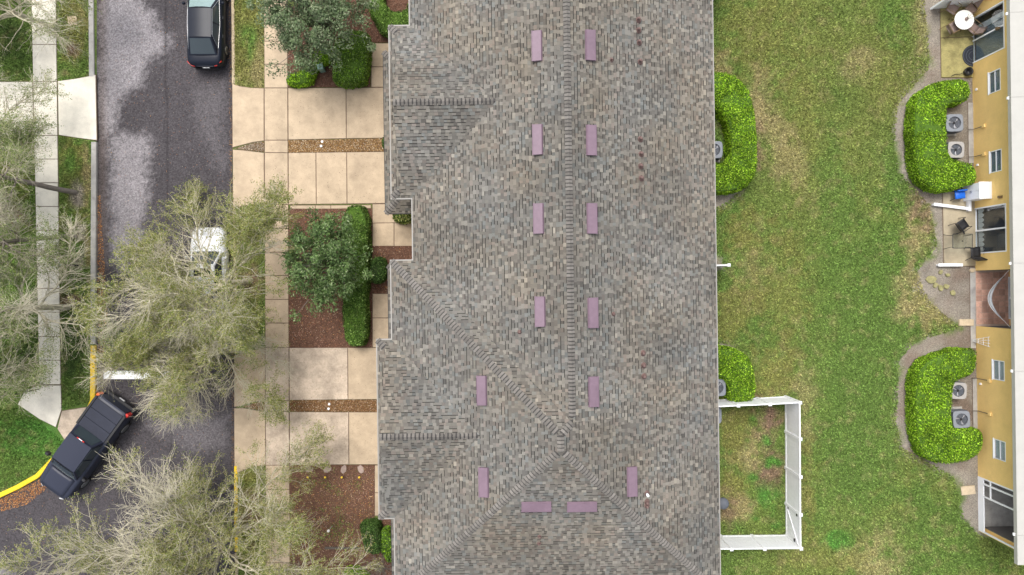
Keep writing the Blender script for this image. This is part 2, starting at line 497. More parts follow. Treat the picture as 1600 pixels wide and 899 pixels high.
# ---- lawn colour field: blobs in photo pixels (u, v, ru, rv, kind, strength)
GREEN, OLIVE, DEAD, SOIL, SAND, VIVID, DARKG = range(7)
PAL = np.array([(0.108, 0.172, 0.042), (0.185, 0.188, 0.06), (0.29, 0.245, 0.125), (0.20, 0.135, 0.095), (0.31, 0.275, 0.228), (0.085, 0.20, 0.04), (0.06, 0.095, 0.03)])
BLOBS = [
    # east lawn
    (1190, 60, 70, 90, OLIVE, .55), (1260, 200, 60, 160, OLIVE, .5), (1350, 90, 55, 40, DEAD, .55), (1230, 260, 45, 55, DEAD, .5), (1190, 150, 20, 60, DEAD, .4), (1215, 205, 35, 30, DEAD, .4),
    (1160, 370, 45, 60, OLIVE, .7), (1150, 480, 50, 60, OLIVE, .6), (1175, 420, 40, 40, DEAD, .35), (1230, 470, 60, 100, OLIVE, .5), (1205, 580, 40, 60, OLIVE, .7), (1260, 640, 22, 90, DEAD, .45),
    (1430, 370, 28, 50, DEAD, .8), (1440, 335, 20, 30, SOIL, .5), (1425, 460, 40, 50, DEAD, .65), (1470, 480, 45, 30, OLIVE, .8), (1430, 490, 50, 22, DEAD, .5), (1370, 880, 60, 40, DEAD, .6), (1390, 840, 35, 40, DEAD, .45),
    (1270, 870, 100, 40, OLIVE, .5), (1305, 845, 22, 20, VIVID, .9), (1300, 300, 40, 180, GREEN, .6), (1340, 500, 60, 140, GREEN, .8), (1350, 700, 60, 110, GREEN, .7), (1390, 150, 40, 100, OLIVE, .35), (1395, 290, 22, 90, GREEN, .8),
    (1440, 780, 60, 60, GREEN, .8), (1470, 840, 70, 60, GREEN, .6), (1260, 760, 25, 80, OLIVE, .7), (1440, 40, 18, 70, DEAD, .5), (1395, 50, 30, 60, GREEN, .7), (1540, 880, 60, 20, GREEN, .8), (1130, 110, 18, 30, DEAD, .6), (1186, 175, 9, 55, DEAD, .7), (1184, 240, 8, 40, SOIL, .5),
    # fenced yard
    (1150, 660, 40, 40, OLIVE, .9), (1200, 660, 26, 40, SOIL, .75), (1170, 710, 40, 40, DEAD, .7), (1205, 720, 26, 50, SOIL, .7), (1145, 760, 28, 50, OLIVE, .7), (1165, 800, 30, 30, DEAD, .7), (1200, 720, 12, 10, VIVID, .8),
    (1208, 722, 14, 10, VIVID, .8), (1198, 690, 10, 14, VIVID, .7), (1200, 782, 22, 24, VIVID, .9), (1180, 810, 14, 10, VIVID, .7), (1210, 822, 22, 12, VIVID, .7), (1175, 745, 9, 7, VIVID, .7), (1150, 825, 25, 14, GREEN, .7), (1145, 690, 25, 40, OLIVE, .8),
    (1135, 800, 14, 40, SOIL, .5), (1176, 655, 8, 8, VIVID, .6),
    # verge by the sedan
    (388, 50, 34, 120, OLIVE, .7), (112, 60, 34, 80, OLIVE, .75), (116, 320, 30, 130, OLIVE, .45), (390, 420, 30, 130, OLIVE, .45), (392, 830, 30, 120, OLIVE, .5),
    (388, 66, 13, 34, VIVID, .5), (375, 110, 14, 40, OLIVE, .8), (405, 110, 10, 40, DEAD, .6), (388, 15, 20, 25, OLIVE, .6), (370, 125, 10, 10, DEAD, .6),
    (395, 370, 22, 40, OLIVE, .6), (390, 350, 12, 20, VIVID, .4), (395, 445, 24, 34, SOIL, .95), (390, 510, 26, 30, OLIVE, .8),
    (395, 795, 28, 42, SOIL, .9), (392, 745, 24, 22, OLIVE, .8),
    # west verge and garden
    (115, 70, 26, 50, OLIVE, .85), (100, 115, 14, 12, DEAD, .7), (125, 30, 14, 14, DEAD, .4), (112, 80, 14, 20, SOIL, .9), (120, 245, 22, 30, OLIVE, .7), (135, 250, 8, 40, DEAD, .6), (112, 255, 12, 20, VIVID, .5),
    (120, 305, 16, 22, SAND, .85), (122, 362, 14, 14, SAND, .8), (122, 412, 13, 16, SAND, .95), (115, 390, 14, 14, VIVID, .5), (110, 340, 12, 16, VIVID, .4), (137, 300, 6, 40, DEAD, .7), (138, 400, 5, 60, DEAD, .6), (110, 470, 24, 16, SOIL, .8),
    (110, 540, 22, 60, DARKG, .8), (112, 430, 20, 25, GREEN, .8), (25, 340, 26, 26, SOIL, .8), (20, 60, 50, 70, DARKG, .6), (20, 260, 40, 60, OLIVE, .6), (20, 450, 60, 100, GREEN, .7), (20, 560, 60, 60, DARKG, .5), (60, 605, 14, 10, SOIL, .6),
    (40, 700, 70, 60, VIVID, .75), (30, 730, 60, 40, GREEN, .7),
]
def lawn_colour(X, Y):
    u = X * PPM + 800; v = 449.5 - Y * PPM
    n1 = fbm(X, Y, 2.6, 3); n2 = fbm(X * .9 - Y * .44, Y * .9 + X * .44, 0.7, 9); n3 = fbm(X, Y, 5.0, 21); n4 = fbm(X * .8 + Y * .6, Y * .8 - X * .6, 0.28, 47, 2)
    mixv = np.clip((n3 - .38) * 2.2 + (n2 - .5) * .6, 0, 1)[..., None]
    col = PAL[GREEN] * (1 - mixv * .6) + PAL[OLIVE] * mixv * .6
    for bu, bv, ru, rv, kd, st in BLOBS:
        d = np.sqrt(((u - bu) / ru) ** 2 + ((v - bv) / rv) ** 2) + (n1 - .5) * 1.3 + (n2 - .5) * 1.3 + (n4 - .5) * 1.1
        w = np.clip((1.2 - d) / 1.0, 0, 1)
        w = (w * w * (3 - 2 * w) * min(1.0, st * (1.2 if kd == DEAD else 1.35)))[..., None]
        col = col * (1 - w) + PAL[kd] * w
    # scattered straw-coloured flecks
    fl = np.clip((fbm(X * .7 + Y * .7, Y * .7 - X * .7, 0.35, 40) - .58) * 5, 0, 1)[..., None] * .35
    col = col * (1 - fl) + PAL[DEAD] * fl
    return col * (0.9 + 0.2 * n2[..., None])

# sandy soil edge of the east planting beds
SANDBED = [(1436, -80), (1440, 0), (1450, 60), (1452, 105), (1425, 135), (1402, 165), (1397, 215), (1405, 268), (1430, 303), (1452, 320), (1462, 350), (1466, 385), (1452, 405), (1432, 425), (1430, 448), (1450, 470), (1480, 490), (1503, 515),
           (1470, 522), (1430, 535), (1408, 562), (1402, 610), (1400, 660), (1410, 700), (1450, 728), (1490, 745), (1502, 770), (1508, 810), (1520, 832), (1540, 836), (1560, 836), (1560, -80)]
SMALLSAND = [[(1108, 300), (1135, 302), (1160, 296), (1140, 312), (1112, 330)], [(1108, 560), (1125, 536), (1150, 540), (1140, 552), (1108, 575)], [(1112, 400), (1130, 402), (1128, 422), (1114, 424)]]

def axis(lo, hi, step, far):
    a = np.arange(lo, hi + 1e-6, step)
    return np.concatenate([[-far, -far * .4, lo - 12, lo - 4], a, [hi + 4, hi + 12, far * .4, far]])
gx = axis(-32, 32, 0.17, 300.0); gy = axis(-19, 19, 0.17, 300.0)
GX, GY = np.meshgrid(gx, gy, indexing='ij')
gcol = lawn_colour(GX, GY)
GU = GX * PPM + 800; GV = 449.5 - GY * PPM
nz = (fbm(GX, GY, 0.5, 71) - .5) * 22 + (fbm(GX * .8 + GY * .6, GY * .8 - GX * .6, 0.2, 72) - .5) * 12
for poly in [SANDBED] + SMALLSAND:
    ins = inside(GU, GV, poly); d = dist_poly(GU, GV, poly)
    sdist = np.where(ins, d, -d) + nz
    w = np.clip(sdist / 9 + .5, 0, 1)[..., None]
    sandc = PAL[SAND] * (0.62 + 0.6 * fbm(GX, GY, 0.9, 91)[..., None]) * (1 - .25 * np.clip(fbm(GX, GY, .3, 33)[..., None] * 2 - 1, 0, 1))
    litter = np.clip((fbm(GX, GY, 1.3, 14) - .5) * 4, 0, 1)[..., None] * .65
    sandc = sandc * (1 - litter) + np.array((0.185, 0.13, 0.10)) * litter
    gcol = gcol * (1 - w) + sandc * w
gcol = gcol * 0.88
gz = np.zeros_like(GX)
rin = inside(GX, GY, road_xy)
gz[rin] = -0.16
nx, ny = GX.shape
gverts = np.stack([GX, GY, gz], -1).reshape(-1, 3)
ii, jj = np.meshgrid(np.arange(nx - 1), np.arange(ny - 1), indexing='ij')
b0 = (ii * ny + jj).ravel()
gfaces = np.stack([b0, b0 + ny, b0 + ny + 1, b0 + 1], 1)
ground = struct(npmesh('ground', gverts, gfaces, M['ground'], col=gcol.reshape(-1, 3), dom='POINT', smooth=True))

# ---- asphalt road with dry and damp patches
RXg, RYg = np.meshgrid(np.concatenate([[-300, -60], np.arange(-30, -14.2, 0.1)]), np.concatenate([[-300, -60], np.arange(-20, 20.05, 0.1), [60, 300]]), indexing='ij')
RU = RXg * PPM + 800; RV = 449.5 - RYg * PPM
DRY = [[(160, -60), (205, -60), (214, 0), (238, 24), (243, 42), (266, 56), (268, 66), (255, 80), (232, 96), (228, 110), (218, 132), (192, 150), (184, 165), (182, 186), (172, 204), (160, 205), (154, 120)],
       [(166, 214), (186, 208), (226, 210), (232, 222), (232, 300), (222, 380), (190, 420), (172, 400), (170, 300)],
       [(300, 140), (350, 130), (352, 260), (330, 255), (310, 210)], [(225, 662), (300, 650), (356, 650), (352, 700), (300, 705)], [(-40, 880), (0, 880), (20, 899), (10, 960), (-40, 960)]]
DS = [1.0, .85, .2, .28, .8]
wet = np.array((0.062, 0.056, 0.060)); dry = np.array((0.235, 0.218, 0.226))
rcol = np.zeros(RXg.shape + (3,)) + wet
rcol *= (0.85 + 0.3 * fbm(RXg, RYg, 2.5, 5)[..., None])
rn = (fbm(RXg, RYg, 0.9, 55, 2) - .5) * 16 + (vnoise(RXg, RYg, .12, 56) - .5) * 16
for poly, s in zip(DRY, DS):
    ins = inside(RU, RV, poly); d = dist_poly(RU, RV, poly)
    sdist = np.where(ins, d, -d) + rn
    w = (np.clip(sdist / 20 + .45, 0, 1) * s * (0.85 + .3 * fbm(RXg, RYg, 1.4, 77)))[..., None]
    rcol = rcol * (1 - np.clip(w, 0, 1)) + dry * np.clip(w, 0, 1)
# grit along the west gutter, darker side street, the centre paving seam
edge = np.clip(1 - np.abs(RU - 158) / 12, 0, 1)[..., None] * .35 * (RV < 640)[..., None]
rcol = rcol * (1 - edge) + np.array((0.16, 0.12, 0.10)) * edge
seam = (np.abs(RU - (258 + (RV - 100) * .012)) < 1.6)[..., None] * .35
rcol = rcol * (1 - seam)
keep = inside(RXg, RYg, road_xy)
nx, ny = RXg.shape
ii, jj = np.meshgrid(np.arange(nx - 1), np.arange(ny - 1), indexing='ij')
k = (keep[:-1, :-1] | keep[1:, :-1] | keep[1:, 1:] | keep[:-1, 1:])
b0 = (ii * ny + jj)[k]
road = struct(npmesh('road', np.stack([RXg, RYg, np.full_like(RXg, -0.10) ], -1).reshape(-1, 3), np.stack([b0, b0 + ny, b0 + ny + 1, b0 + 1], 1), M['road'], col=rcol.reshape(-1, 3), dom='POINT'))
m = MB(); m.prism([W(u, v)[:2] for u, v in ((160, 580), (262, 580), (262, 593), (160, 593))], -0.094, -0.092)
stop_line = m.build('stop_line', M['whitepaint'], road)

# ---- kerbs (setting, kerb stones as parts)
def kerb(name, pts, w, mat_, z1, seg=3.0, z0=-0.2, side=1):
    root = bpy.data.objects.new(name, None); C.objects.link(root); struct(root)
    pts = [Vector(W(*p)[:2]) for p in pts]
    dense = []
    for a, b in zip(pts[:-1], pts[1:]):
        n = max(1, int((b - a).length / 0.4))
        dense += [a.lerp(b, i / n) for i in range(n)]
    dense.append(pts[-1])
    acc = 0; start = 0; pieces = []
    for i in range(1, len(dense)):
        acc += (dense[i] - dense[i - 1]).length
        if acc > seg or i == len(dense) - 1:
            pieces.append(dense[start:i + 1]); start = i; acc = 0
    for pc in pieces:
        l = []; r = []
        for i, p in enumerate(pc):
            t = (pc[min(i + 1, len(pc) - 1)] - pc[max(i - 1, 0)]).normalized()
            nrm = Vector((-t.y, t.x)) * side
            q = p
            if i == 0: q = p + t * 0.006
            if i == len(pc) - 1: q = p - t * 0.006
            l.append((q.x, q.y)); q2 = q + nrm * w; r.append((q2.x, q2.y))
        mm = MB(); n = len(l)
        vs = []
        b = 0.025
        for (a, c) in zip(l, r):
            a = Vector(a); c = Vector(c); d = (c - a).normalized()
            for (p, z) in ((a, z0), (a, z1 - b), (a + d * b, z1), (c - d * b, z1), (c, z1 - b), (c, z0)):
                vs.append((p.x, p.y, z))
        fs = []
        for i in range(n - 1):
            for k_ in range(5):
                fs.append((i * 6 + k_, (i + 1) * 6 + k_, (i + 1) * 6 + k_ + 1, i * 6 + k_ + 1))
        fs += [tuple(range(5, -1, -1)), tuple((n - 1) * 6 + k_ for k_ in range(6))]
        mm.add(vs, fs)
        mm.build('kerb_stone', mat_, root)
    return root
# travel direction chosen so that the kerb lies on the garden side of the road edge
kerb('kerb', [(147.5, 120), (146.5, 0), (146, -120)], 0.27, M['kerb'], 0.05)
kerb('kerb', [(149.5, 538), (150, 400), (151, 222)], 0.27, M['kerb'], 0.05)
kerb('kerb', [(-60, 800), (0, 778), (30, 764), (60, 747), (86, 720)], 0.24, M['yellow'], 0.05)
kerb('kerb', [(139, 650), (149, 627), (149.6, 540)], 0.27, M['yellow'], 0.05)
kerb('kerb', [(359.5, -120), (361.5, 0), (362.5, 131)], 0.16, M['kerb_tan'], 0.04)
kerb('kerb', [(364, 322), (365, 430), (366, 546)], 0.16, M['kerb_tan'], 0.04)
kerb('kerb', [(366, 728), (366.5, 800), (367, 862)], 0.18, M['yellow'], 0.05)
kerb('kerb', [(367, 864), (368, 960)], 0.16, M['kerb_tan'], 0.04)

# ---- concrete slabs: each pavement, drive and path is a sheet of joint soil carrying its slabs
def paving(name, slabs, z=0.045, mat_=None, gap=0.55, joint=True, mats=None):
    root = bpy.data.objects.new(name, None); C.objects.link(root); struct(root)
    for i, q in enumerate(slabs):
        poly = ccw(pxy(q))
        if joint:
            MB().prism(inset(poly, -0.008), -0.05, 0.012 + (i % 5) * 0.0006).build('joint_bed', M['joint'], root)
        q2 = inset(poly, gap / PPM)
        mm = MB(); mm.prism(q2, 0.0, z + random.uniform(-.003, .003), 0.008)
        mm.build('slab', (mats[i] if mats else None) or mat_ or M['concrete'], root)
    return root
sl = lambda v: 412.8 + .0035 * v
sr = lambda v: 449.3 + .0045 * v
vs_ = [-120, -78, -42, -6, 29, 65, 101, 138, 219.5, 239, 320, 357.5, 394.5, 431, 468, 505, 543, 618, 626, 643, 727, 765, 803, 841, 879, 917, 955]
vs_ = [v for v in vs_ if v != 618]
st = {13, 14}
slabs = [[(sl(a), a), (sr(a), a), (sr(b), b), (sl(b), b)] for a, b in zip(vs_[:-1], vs_[1:])]
paving('sidewalk', slabs, mats=[M['stain_concrete'] if 540 < (a + b) / 2 < 700 else M['concrete'] for a, b in zip(vs_[:-1], vs_[1:])])
wl = lambda v: 49.5 + .0205 * v
wr = lambda v: 88 + .0125 * v
wv = [-118, -80, -43, -5, 32, 70, 128, 212, 249, 286, 323, 360, 413, 451, 488, 526, 563, 601]
slabs = [[(wl(a), a), (wr(a), a), (wr(b), b), (wl(b), b)] for a, b in zip(wv[:-1], wv[1:])]
paving('sidewalk', slabs, mat_=M['concrete_pale'])
paving('kerb_ramp', [[(60, 602), (96, 602), (97, 640), (88, 668), (62, 655), (28, 632), (40, 610)], [(97, 642), (136, 636), (130, 660), (103, 690), (90, 670)]], mats=[M['concrete_pale'], M['stain_concrete']])
paving('driveway', [[(90.5, 127), (120, 123), (150, 117), (152, 220), (121, 216), (92, 211.5)], [(-30, 128), (51.5, 128), (53.5, 212), (-30, 212)], [(-160, 128), (-30, 128), (-30, 212), (-160, 212)]], mat_=M['concrete_pale'], z=0.044)
def apron(name, pts, mat_=M['concrete']):
    return paving(name, [pts], mat_=mat_, z=0.043)
apron('driveway_apron', [(363, 131), (375, 135), (392, 137.5), (413, 138.3), (413, 220.5), (395, 223), (380, 227), (363.5, 231)])
apron('driveway_apron', [(364, 234), (380, 235), (413, 239), (413.8, 319), (390, 321), (364, 326)])
apron('driveway_apron', [(366, 556), (385, 548), (414.5, 543.5), (415, 625), (395, 629), (378, 634), (366, 636)])
apron('driveway_apron', [(366, 638), (380, 637.5), (415, 643.5), (415.5, 727), (395, 729), (366.5, 741)])
paving('driveway', [[(450.3, 138), (541, 137.5), (541.5, 217), (450.6, 219)], [(541, 137.5), (622, 137), (622, 216), (541.5, 217)]])
paving('driveway', [[(450.8, 239), (494, 238.5), (494.5, 319.5), (451, 320)], [(494, 238.5), (542, 238), (542.5, 319), (494.5, 319.5)], [(542, 238), (622, 237), (622, 318), (542.5, 319)]])
paving('driveway', [[(452, 543.5), (543.5, 543.2), (544, 624.5), (452.5, 625.5)], [(543.5, 543.2), (610, 543), (610, 624), (544, 624.5)]], mats=[M['stain_concrete'], M['concrete']])
paving('driveway', [[(452.6, 643.5), (545, 644), (545.5, 726), (453, 727)], [(545, 644), (610, 644), (610, 726), (545.5, 726)]], mats=[M['stain_concrete'], M['concrete']])
paving('front_walk', [[(580, 68), (615, 68), (615, 105), (580, 105)], [(580, 105), (615, 105), (615, 136.5), (580, 136.8)]])
paving('front_walk', [[(582, 319), (650, 318.5), (650, 348.5), (582, 349)], [(582, 349), (616, 348.5), (616, 385), (582, 385)], [(616, 348.5), (650, 348.5), (650, 385), (616, 385)]])
paving('front_walk', [[(582, 459), (614, 459), (614, 497), (582, 497)], [(582, 497), (614, 497), (614, 543), (582, 543)]])
paving('edging_strip', [[(453.5, 321), (493, 321), (493, 327), (453.5, 327)], [(493, 321), (517, 321), (517, 327), (493, 327)], [(517, 321), (580, 320.5), (580, 326), (517, 327)]], z=0.035)
paving('garage_threshold', [[(585.5, 727), (600, 727), (600, 770), (585.5, 770)], [(585.5, 770), (600, 770), (600, 806), (585.5, 806)]], z=0.04)

# ---- loose cover: chips, pebbles, leaves scattered inside polygons
def pts_in(poly, dens):
    xs = [p[0] for p in poly]; ys = [p[1] for p in poly]
    a = (max(xs) - min(xs)) * (max(ys) - min(ys))
    n = int(a * dens)
    x = RNG.uniform(min(xs), max(xs), n); y = RNG.uniform(min(ys), max(ys), n)
    k = inside(x, y, poly)
    return x[k], y[k]
def quads(P, T, Bv, l, w):
    """diamond quads: centre P, long axis T, cross axis Bv"""
    l = np.asarray(l)[:, None] / 2; w = np.asarray(w)[:, None] / 2
    V = np.stack([P - T * l, P + Bv * w, P + T * l, P - Bv * w], 1).reshape(-1, 3)
    F = np.arange(len(P) * 4).reshape(-1, 4)
    return V, F
def rand_dirs(n, zmin=-1.0, zmax=1.0):
    a = RNG.uniform(0, 2 * np.pi, n); z = RNG.uniform(zmin, zmax, n)
    r = np.sqrt(np.maximum(0, 1 - z * z))
    return np.stack([r * np.cos(a), r * np.sin(a), z], 1)
def norm(v):
    return v / (np.linalg.norm(v, axis=1, keepdims=True) + 1e-9)
def leafquads(P, N, l, w):
    """quads lying across normals N, random heading"""
    h = rand_dirs(len(P))
    T = norm(h - N * np.sum(h * N, 1, keepdims=True))
    Bv = np.cross(N, T)
    return quads(P, T, Bv, l, w)
def pick(cols, n, jit=0.15, p=None):
    c = np.array(cols)[RNG.choice(len(cols), n, p=p)]
    return c * RNG.uniform(1 - jit, 1 + jit, (n, 1))

MULCHC = [(0.14, 0.065, 0.042), (0.20, 0.10, 0.065), (0.075, 0.04, 0.028), (0.28, 0.17, 0.12), (0.38, 0.27, 0.21)]
MULCHP = [.32, .28, .22, .13, .05]
def bed(name, poly_px, label, dens=430, z=0.022, cols=MULCHC, pr=MULCHP, base='mulch'):
    poly = ccw(pxy(poly_px))
    o = struct(MB().prism(poly, -0.05, z).build(name, M[base]))
    x, y = pts_in(poly, dens)
    n = len(x)
    P = np.stack([x, y, z + RNG.uniform(0.004, 0.03, n)], 1)
    N = norm(np.stack([RNG.normal(0, .35, n), RNG.normal(0, .35, n), np.ones(n)], 1))
    V, F = leafquads(P, N, RNG.uniform(.03, .085, n), RNG.uniform(.015, .035, n))
    c = npmesh('wood_chips', V, F, M['chips'], o, col=pick(cols, n, .3, pr) * (.6 + .9 * fbm(x, y, 1.1, 15)[:, None]))
    c['kind'] = 'stuff'
    return o
bed('mulch_bed', [(449, 40), (450.5, 137), (579, 136.5), (579, -20), (470, -20)], '')
bed('mulch_bed', [(579, -40), (660, -40), (660, 67), (579, 67)], '')
bed('mulch_bed', [(450.5, 327), (581.5, 326), (582, 543.3), (451, 543.3)], '')
bed('mulch_bed', [(582, 385), (660, 385), (660, 459), (582, 459)], '')
# garden by the stepping stones: mulch thinning out into weedy soil
bed('mulch_bed', [(452, 727), (585.5, 726.5), (585.5, 812), (578, 870), (520, 872), (470, 864), (453, 858)], '', dens=330, cols=MULCHC + [(0.24, 0.17, 0.07), (0.15, 0.15, 0.05)], pr=[.22, .24, .12, .14, .06, .12, .10])
bed('mulch_bed', [(453, 858), (470, 864), (520, 872), (578, 870), (585.5, 812), (640, 806), (640, 960), (453, 960)], '', dens=380)

def pebbles(parent, poly, dens, r, z, cols, pr=None):
    x, y = pts_in(poly, dens); n = len(x)
    rr = RNG.uniform(r * .6, r * 1.3, n)
    base = np.array([(1, 0, 0), (0, 1, 0), (-1, 0, 0), (0, -1, 0), (0, 0, .7), (0, 0, -.5)], float)
    ang = RNG.uniform(0, 6.28, n); st_ = RNG.uniform(.6, 1.0, n)
    V = np.zeros((n, 6, 3))
    bx = base[None, :, 0] * rr[:, None]; by = base[None, :, 1] * rr[:, None] * st_[:, None]
    V[..., 0] = bx * np.cos(ang)[:, None] - by * np.sin(ang)[:, None] + x[:, None]
    V[..., 1] = bx * np.sin(ang)[:, None] + by * np.cos(ang)[:, None] + y[:, None]
    V[..., 2] = base[None, :, 2] * rr[:, None] + z + rr[:, None] * .3
    F0 = np.array([(0, 1, 4), (1, 2, 4), (2, 3, 4), (3, 0, 4), (1, 0, 5), (2, 1, 5), (3, 2, 5), (0, 3, 5)])
    F = (F0[None] + np.arange(n)[:, None, None] * 6).reshape(-1, 3)
    o = npmesh('pebbles', V.reshape(-1, 3), F, M['pebble'], parent, col=np.repeat(pick(cols, n, .2, pr), 8, 0), smooth=True)
    o['kind'] = 'stuff'
    return o
GOLD = [(0.42, 0.26, 0.10), (0.28, 0.15, 0.055), (0.55, 0.42, 0.25), (0.16, 0.085, 0.04), (0.62, 0.54, 0.42)]
RUST = [(0.26, 0.13, 0.05), (0.18, 0.085, 0.035), (0.38, 0.24, 0.12), (0.11, 0.06, 0.03), (0.5, 0.4, 0.3)]
GREYP = [(0.34, 0.27, 0.19), (0.22, 0.17, 0.12), (0.45, 0.37, 0.28), (0.14, 0.11, 0.08), (0.5, 0.44, 0.36)]
def gravel(name, poly_px, cols, pr=(.3, .28, .16, .18, .08)):
    poly = ccw(pxy(poly_px))
    o = struct(MB().prism(poly, -0.05, 0.018).build(name, M['gravelbed']))
    pebbles(o, poly, 1100, 0.026, 0.018, cols, list(pr))
    return o
gravel('gravel_strip', [(451, 219.6), (622, 216.5), (622, 236.5), (451, 238.5)], GOLD)
gravel('gravel_strip', [(366, 232.5), (395, 224), (413, 221.5), (413, 238), (380, 234.5)], GREYP)
gravel('gravel_strip', [(453, 626), (610, 624.5), (610, 643.5), (453, 643)], RUST)
gravel('gravel_strip', [(380, 635.8), (398, 630), (415, 626.5), (415, 642.5)], RUST)
# white pipe clean-outs standing in the gravel strips
def cleanout(u, v, label):
    t = thing('cleanout_cap', label, 'pipe cap', (*W(u, v)[:2], 0.0))
    MB().lathe([(0.05, -0.02), (0.05, 0.07)], 12).build('pipe', M['white'], t)
    MB().lathe([(0.062, 0.07), (0.062, 0.10), (0.02, 0.102), (0.02, 0.12)], 12).build('cap', M['white'], t)
cleanout(504, 222, 'upper white pipe cap in the golden gravel strip between the upper drives')
cleanout(502.5, 229, 'lower white pipe cap in the golden gravel strip between the upper drives')
cleanout(515, 631.5, 'upper white pipe cap in the rusty gravel strip between the lower drives')
cleanout(514, 638.5, 'lower white pipe cap in the rusty gravel strip between the lower drives')

# ---- dry leaf litter in the gutters
def litter(name, poly_px, dens, z, cols, size=(.04, .09)):
    poly = pxy(poly_px)
    x, y = pts_in(poly, dens); n = len(x)
    P = np.stack([x, y, z + RNG.uniform(0.004, 0.03, n)], 1)
    N = norm(np.stack([RNG.normal(0, .3, n), RNG.normal(0, .3, n), np.ones(n)], 1))
    V, F = leafquads(P, N, RNG.uniform(*size, n), RNG.uniform(size[0] * .5, size[1] * .5, n))
    o = npmesh(name, V, F, M['litter'], col=pick(cols, n, .25))
    return setp(o, kind='stuff')
ORANGE = [(0.40, 0.17, 0.05), (0.28, 0.11, 0.04), (0.52, 0.28, 0.10), (0.18, 0.08, 0.04)]
litter('leaf_litter', [(151, 305), (155, 305), (162, 420), (166, 500), (160, 560), (151, 560)], 420, -0.095, ORANGE)
litter('leaf_litter', [(0, 780), (60, 750), (84, 726), (70, 765), (40, 790), (0, 800), (-40, 810), (-40, 792)], 520, -0.095, ORANGE)
litter('leaf_litter', [(355, -40), (358.5, -40), (362, 130), (364, 330), (365, 730), (361, 730), (358, 330), (357, 130)], 260, -0.095, [(0.16, 0.09, 0.05), (0.10, 0.06, 0.04), (0.25, 0.15, 0.08)])
litter('leaf_litter', [(138, 640), (150, 610), (165, 640), (150, 665)], 420, -0.095, ORANGE)
litter('leaf_litter', [(170, -40), (356, -40), (360, 720), (300, 899), (0, 899), (0, 800), (150, 690), (160, 400)], 7, -0.097, ORANGE + [(0.4, 0.38, 0.3)], (.03, .06))
litter('leaf_litter', [(415, 140), (600, 140), (580, 725), (455, 725), (415, 725)], 11, 0.046, [(0.16, 0.12, 0.08), (0.10, 0.08, 0.06), (0.22, 0.16, 0.1)], (.03, .06))
litter('leaf_litter', [(1402, 100), (1450, 60), (1500, 120), (1415, 150), (1412, 250), (1460, 320), (1470, 400), (1430, 445), (1510, 520), (1412, 560), (1410, 690), (1520, 760), (1520, 830), (1500, 770), (1400, 690), (1398, 560), (1490, 520), (1425, 445), (1455, 400), (1395, 250)], 60, 0.003, [(0.30, 0.2, 0.13), (0.18, 0.11, 0.09), (0.42, 0.33, 0.25), (0.13, 0.09, 0.08)], (.03, .07))

BROWNL = ORANGE + [(0.34, 0.24, 0.14), (0.45, 0.34, 0.22), (0.24, 0.15, 0.09)]
litter('leaf_litter', [(455, 330), (530, 330), (536, 540), (455, 540)], 40, 0.03, BROWNL)
litter('leaf_litter', [(455, 748), (583, 748), (580, 868), (455, 868)], 70, 0.03, BROWNL)
litter('leaf_litter', [(584, 388), (640, 388), (606, 403), (606, 458), (584, 458)], 60, 0.03, BROWNL)
# ---- grass blades over the lawns (uncountable)
def grass_over(poly_px, dens):
    poly = pxy(poly_px)
    return pts_in(poly, dens)
LAWNS = [([(1095, -170), (1436, -170), (1440, -30), (1450, 60), (1452, 105), (1402, 165), (1397, 230), (1405, 268), (1452, 320), (1464, 385), (1432, 425), (1450, 470), (1500, 512), (1430, 535), (1405, 562), (1400, 660), (1410, 700), (1490, 745), (1506, 810), (1530, 836), (1620, 880), (1640, 1060), (1095, 1060)], 460),
         ([(364, -30), (412, -30), (413, 137), (392, 137), (364, 131)], 520), ([(365, 328), (413, 322), (414, 542), (385, 547), (366, 554)], 420), ([(367, 742), (415, 728), (416, 930), (368, 930)], 380),
         ([(90, -30), (137, -30), (139, 120), (91, 126)], 500), ([(93, 213), (142, 219), (141, 540), (140, 630), (97, 640), (94, 420)], 500), ([(-30, -30), (49, -30), (52, 127), (-30, 127)], 420), ([(-30, 213), (53, 213), (60, 600), (25, 630), (-30, 620)], 420),
         ([(-30, 640), (28, 636), (62, 657), (100, 692), (84, 715), (58, 740), (0, 768), (-30, 778)], 560), ([(458, 750), (520, 748), (565, 752), (568, 800), (560, 842), (500, 848), (460, 845)], 300)]
allx = []; ally = []
for poly, dn in LAWNS:
    x, y = grass_over(poly, dn)
    allx.append(x); ally.append(y)
x = np.concatenate(allx); y = np.concatenate(ally); n = len(x)
gc = lawn_colour(x, y)
u = x * PPM + 800; v = 449.5 - y * PPM
keepg = np.ones(n, bool)
soilness = np.clip(gc[:, 0] / (gc[:, 1] + 1e-6) - 1.05, 0, 1)      # fewer blades where the turf has died
keepg &= RNG.uniform(0, 1, n) > soilness * 1.1
keepg &= ~((u > 452) & (u < 590) & (v > 700) & (fbm(x, y, 1.0, 88) < .52))
for poly in SMALLSAND: keepg &= ~inside(u, v, poly)
x, y, gc = x[keepg], y[keepg], gc[keepg]; n = len(x)
hd = RNG.uniform(0, 2 * np.pi, n); tilt = RNG.uniform(.35, 1.25, n); ln = RNG.uniform(.06, .13, n); wd = RNG.uniform(.018, .045, n)
T = np.stack([np.cos(hd) * np.sin(tilt), np.sin(hd) * np.sin(tilt), np.cos(tilt)], 1)
S = np.stack([-np.sin(hd), np.cos(hd), np.zeros(n)], 1)
Pb = np.stack([x, y, np.full(n, 0.0)], 1)
V = np.stack([Pb - S * wd[:, None], Pb + S * wd[:, None], Pb + T * ln[:, None]], 1).reshape(-1, 3)
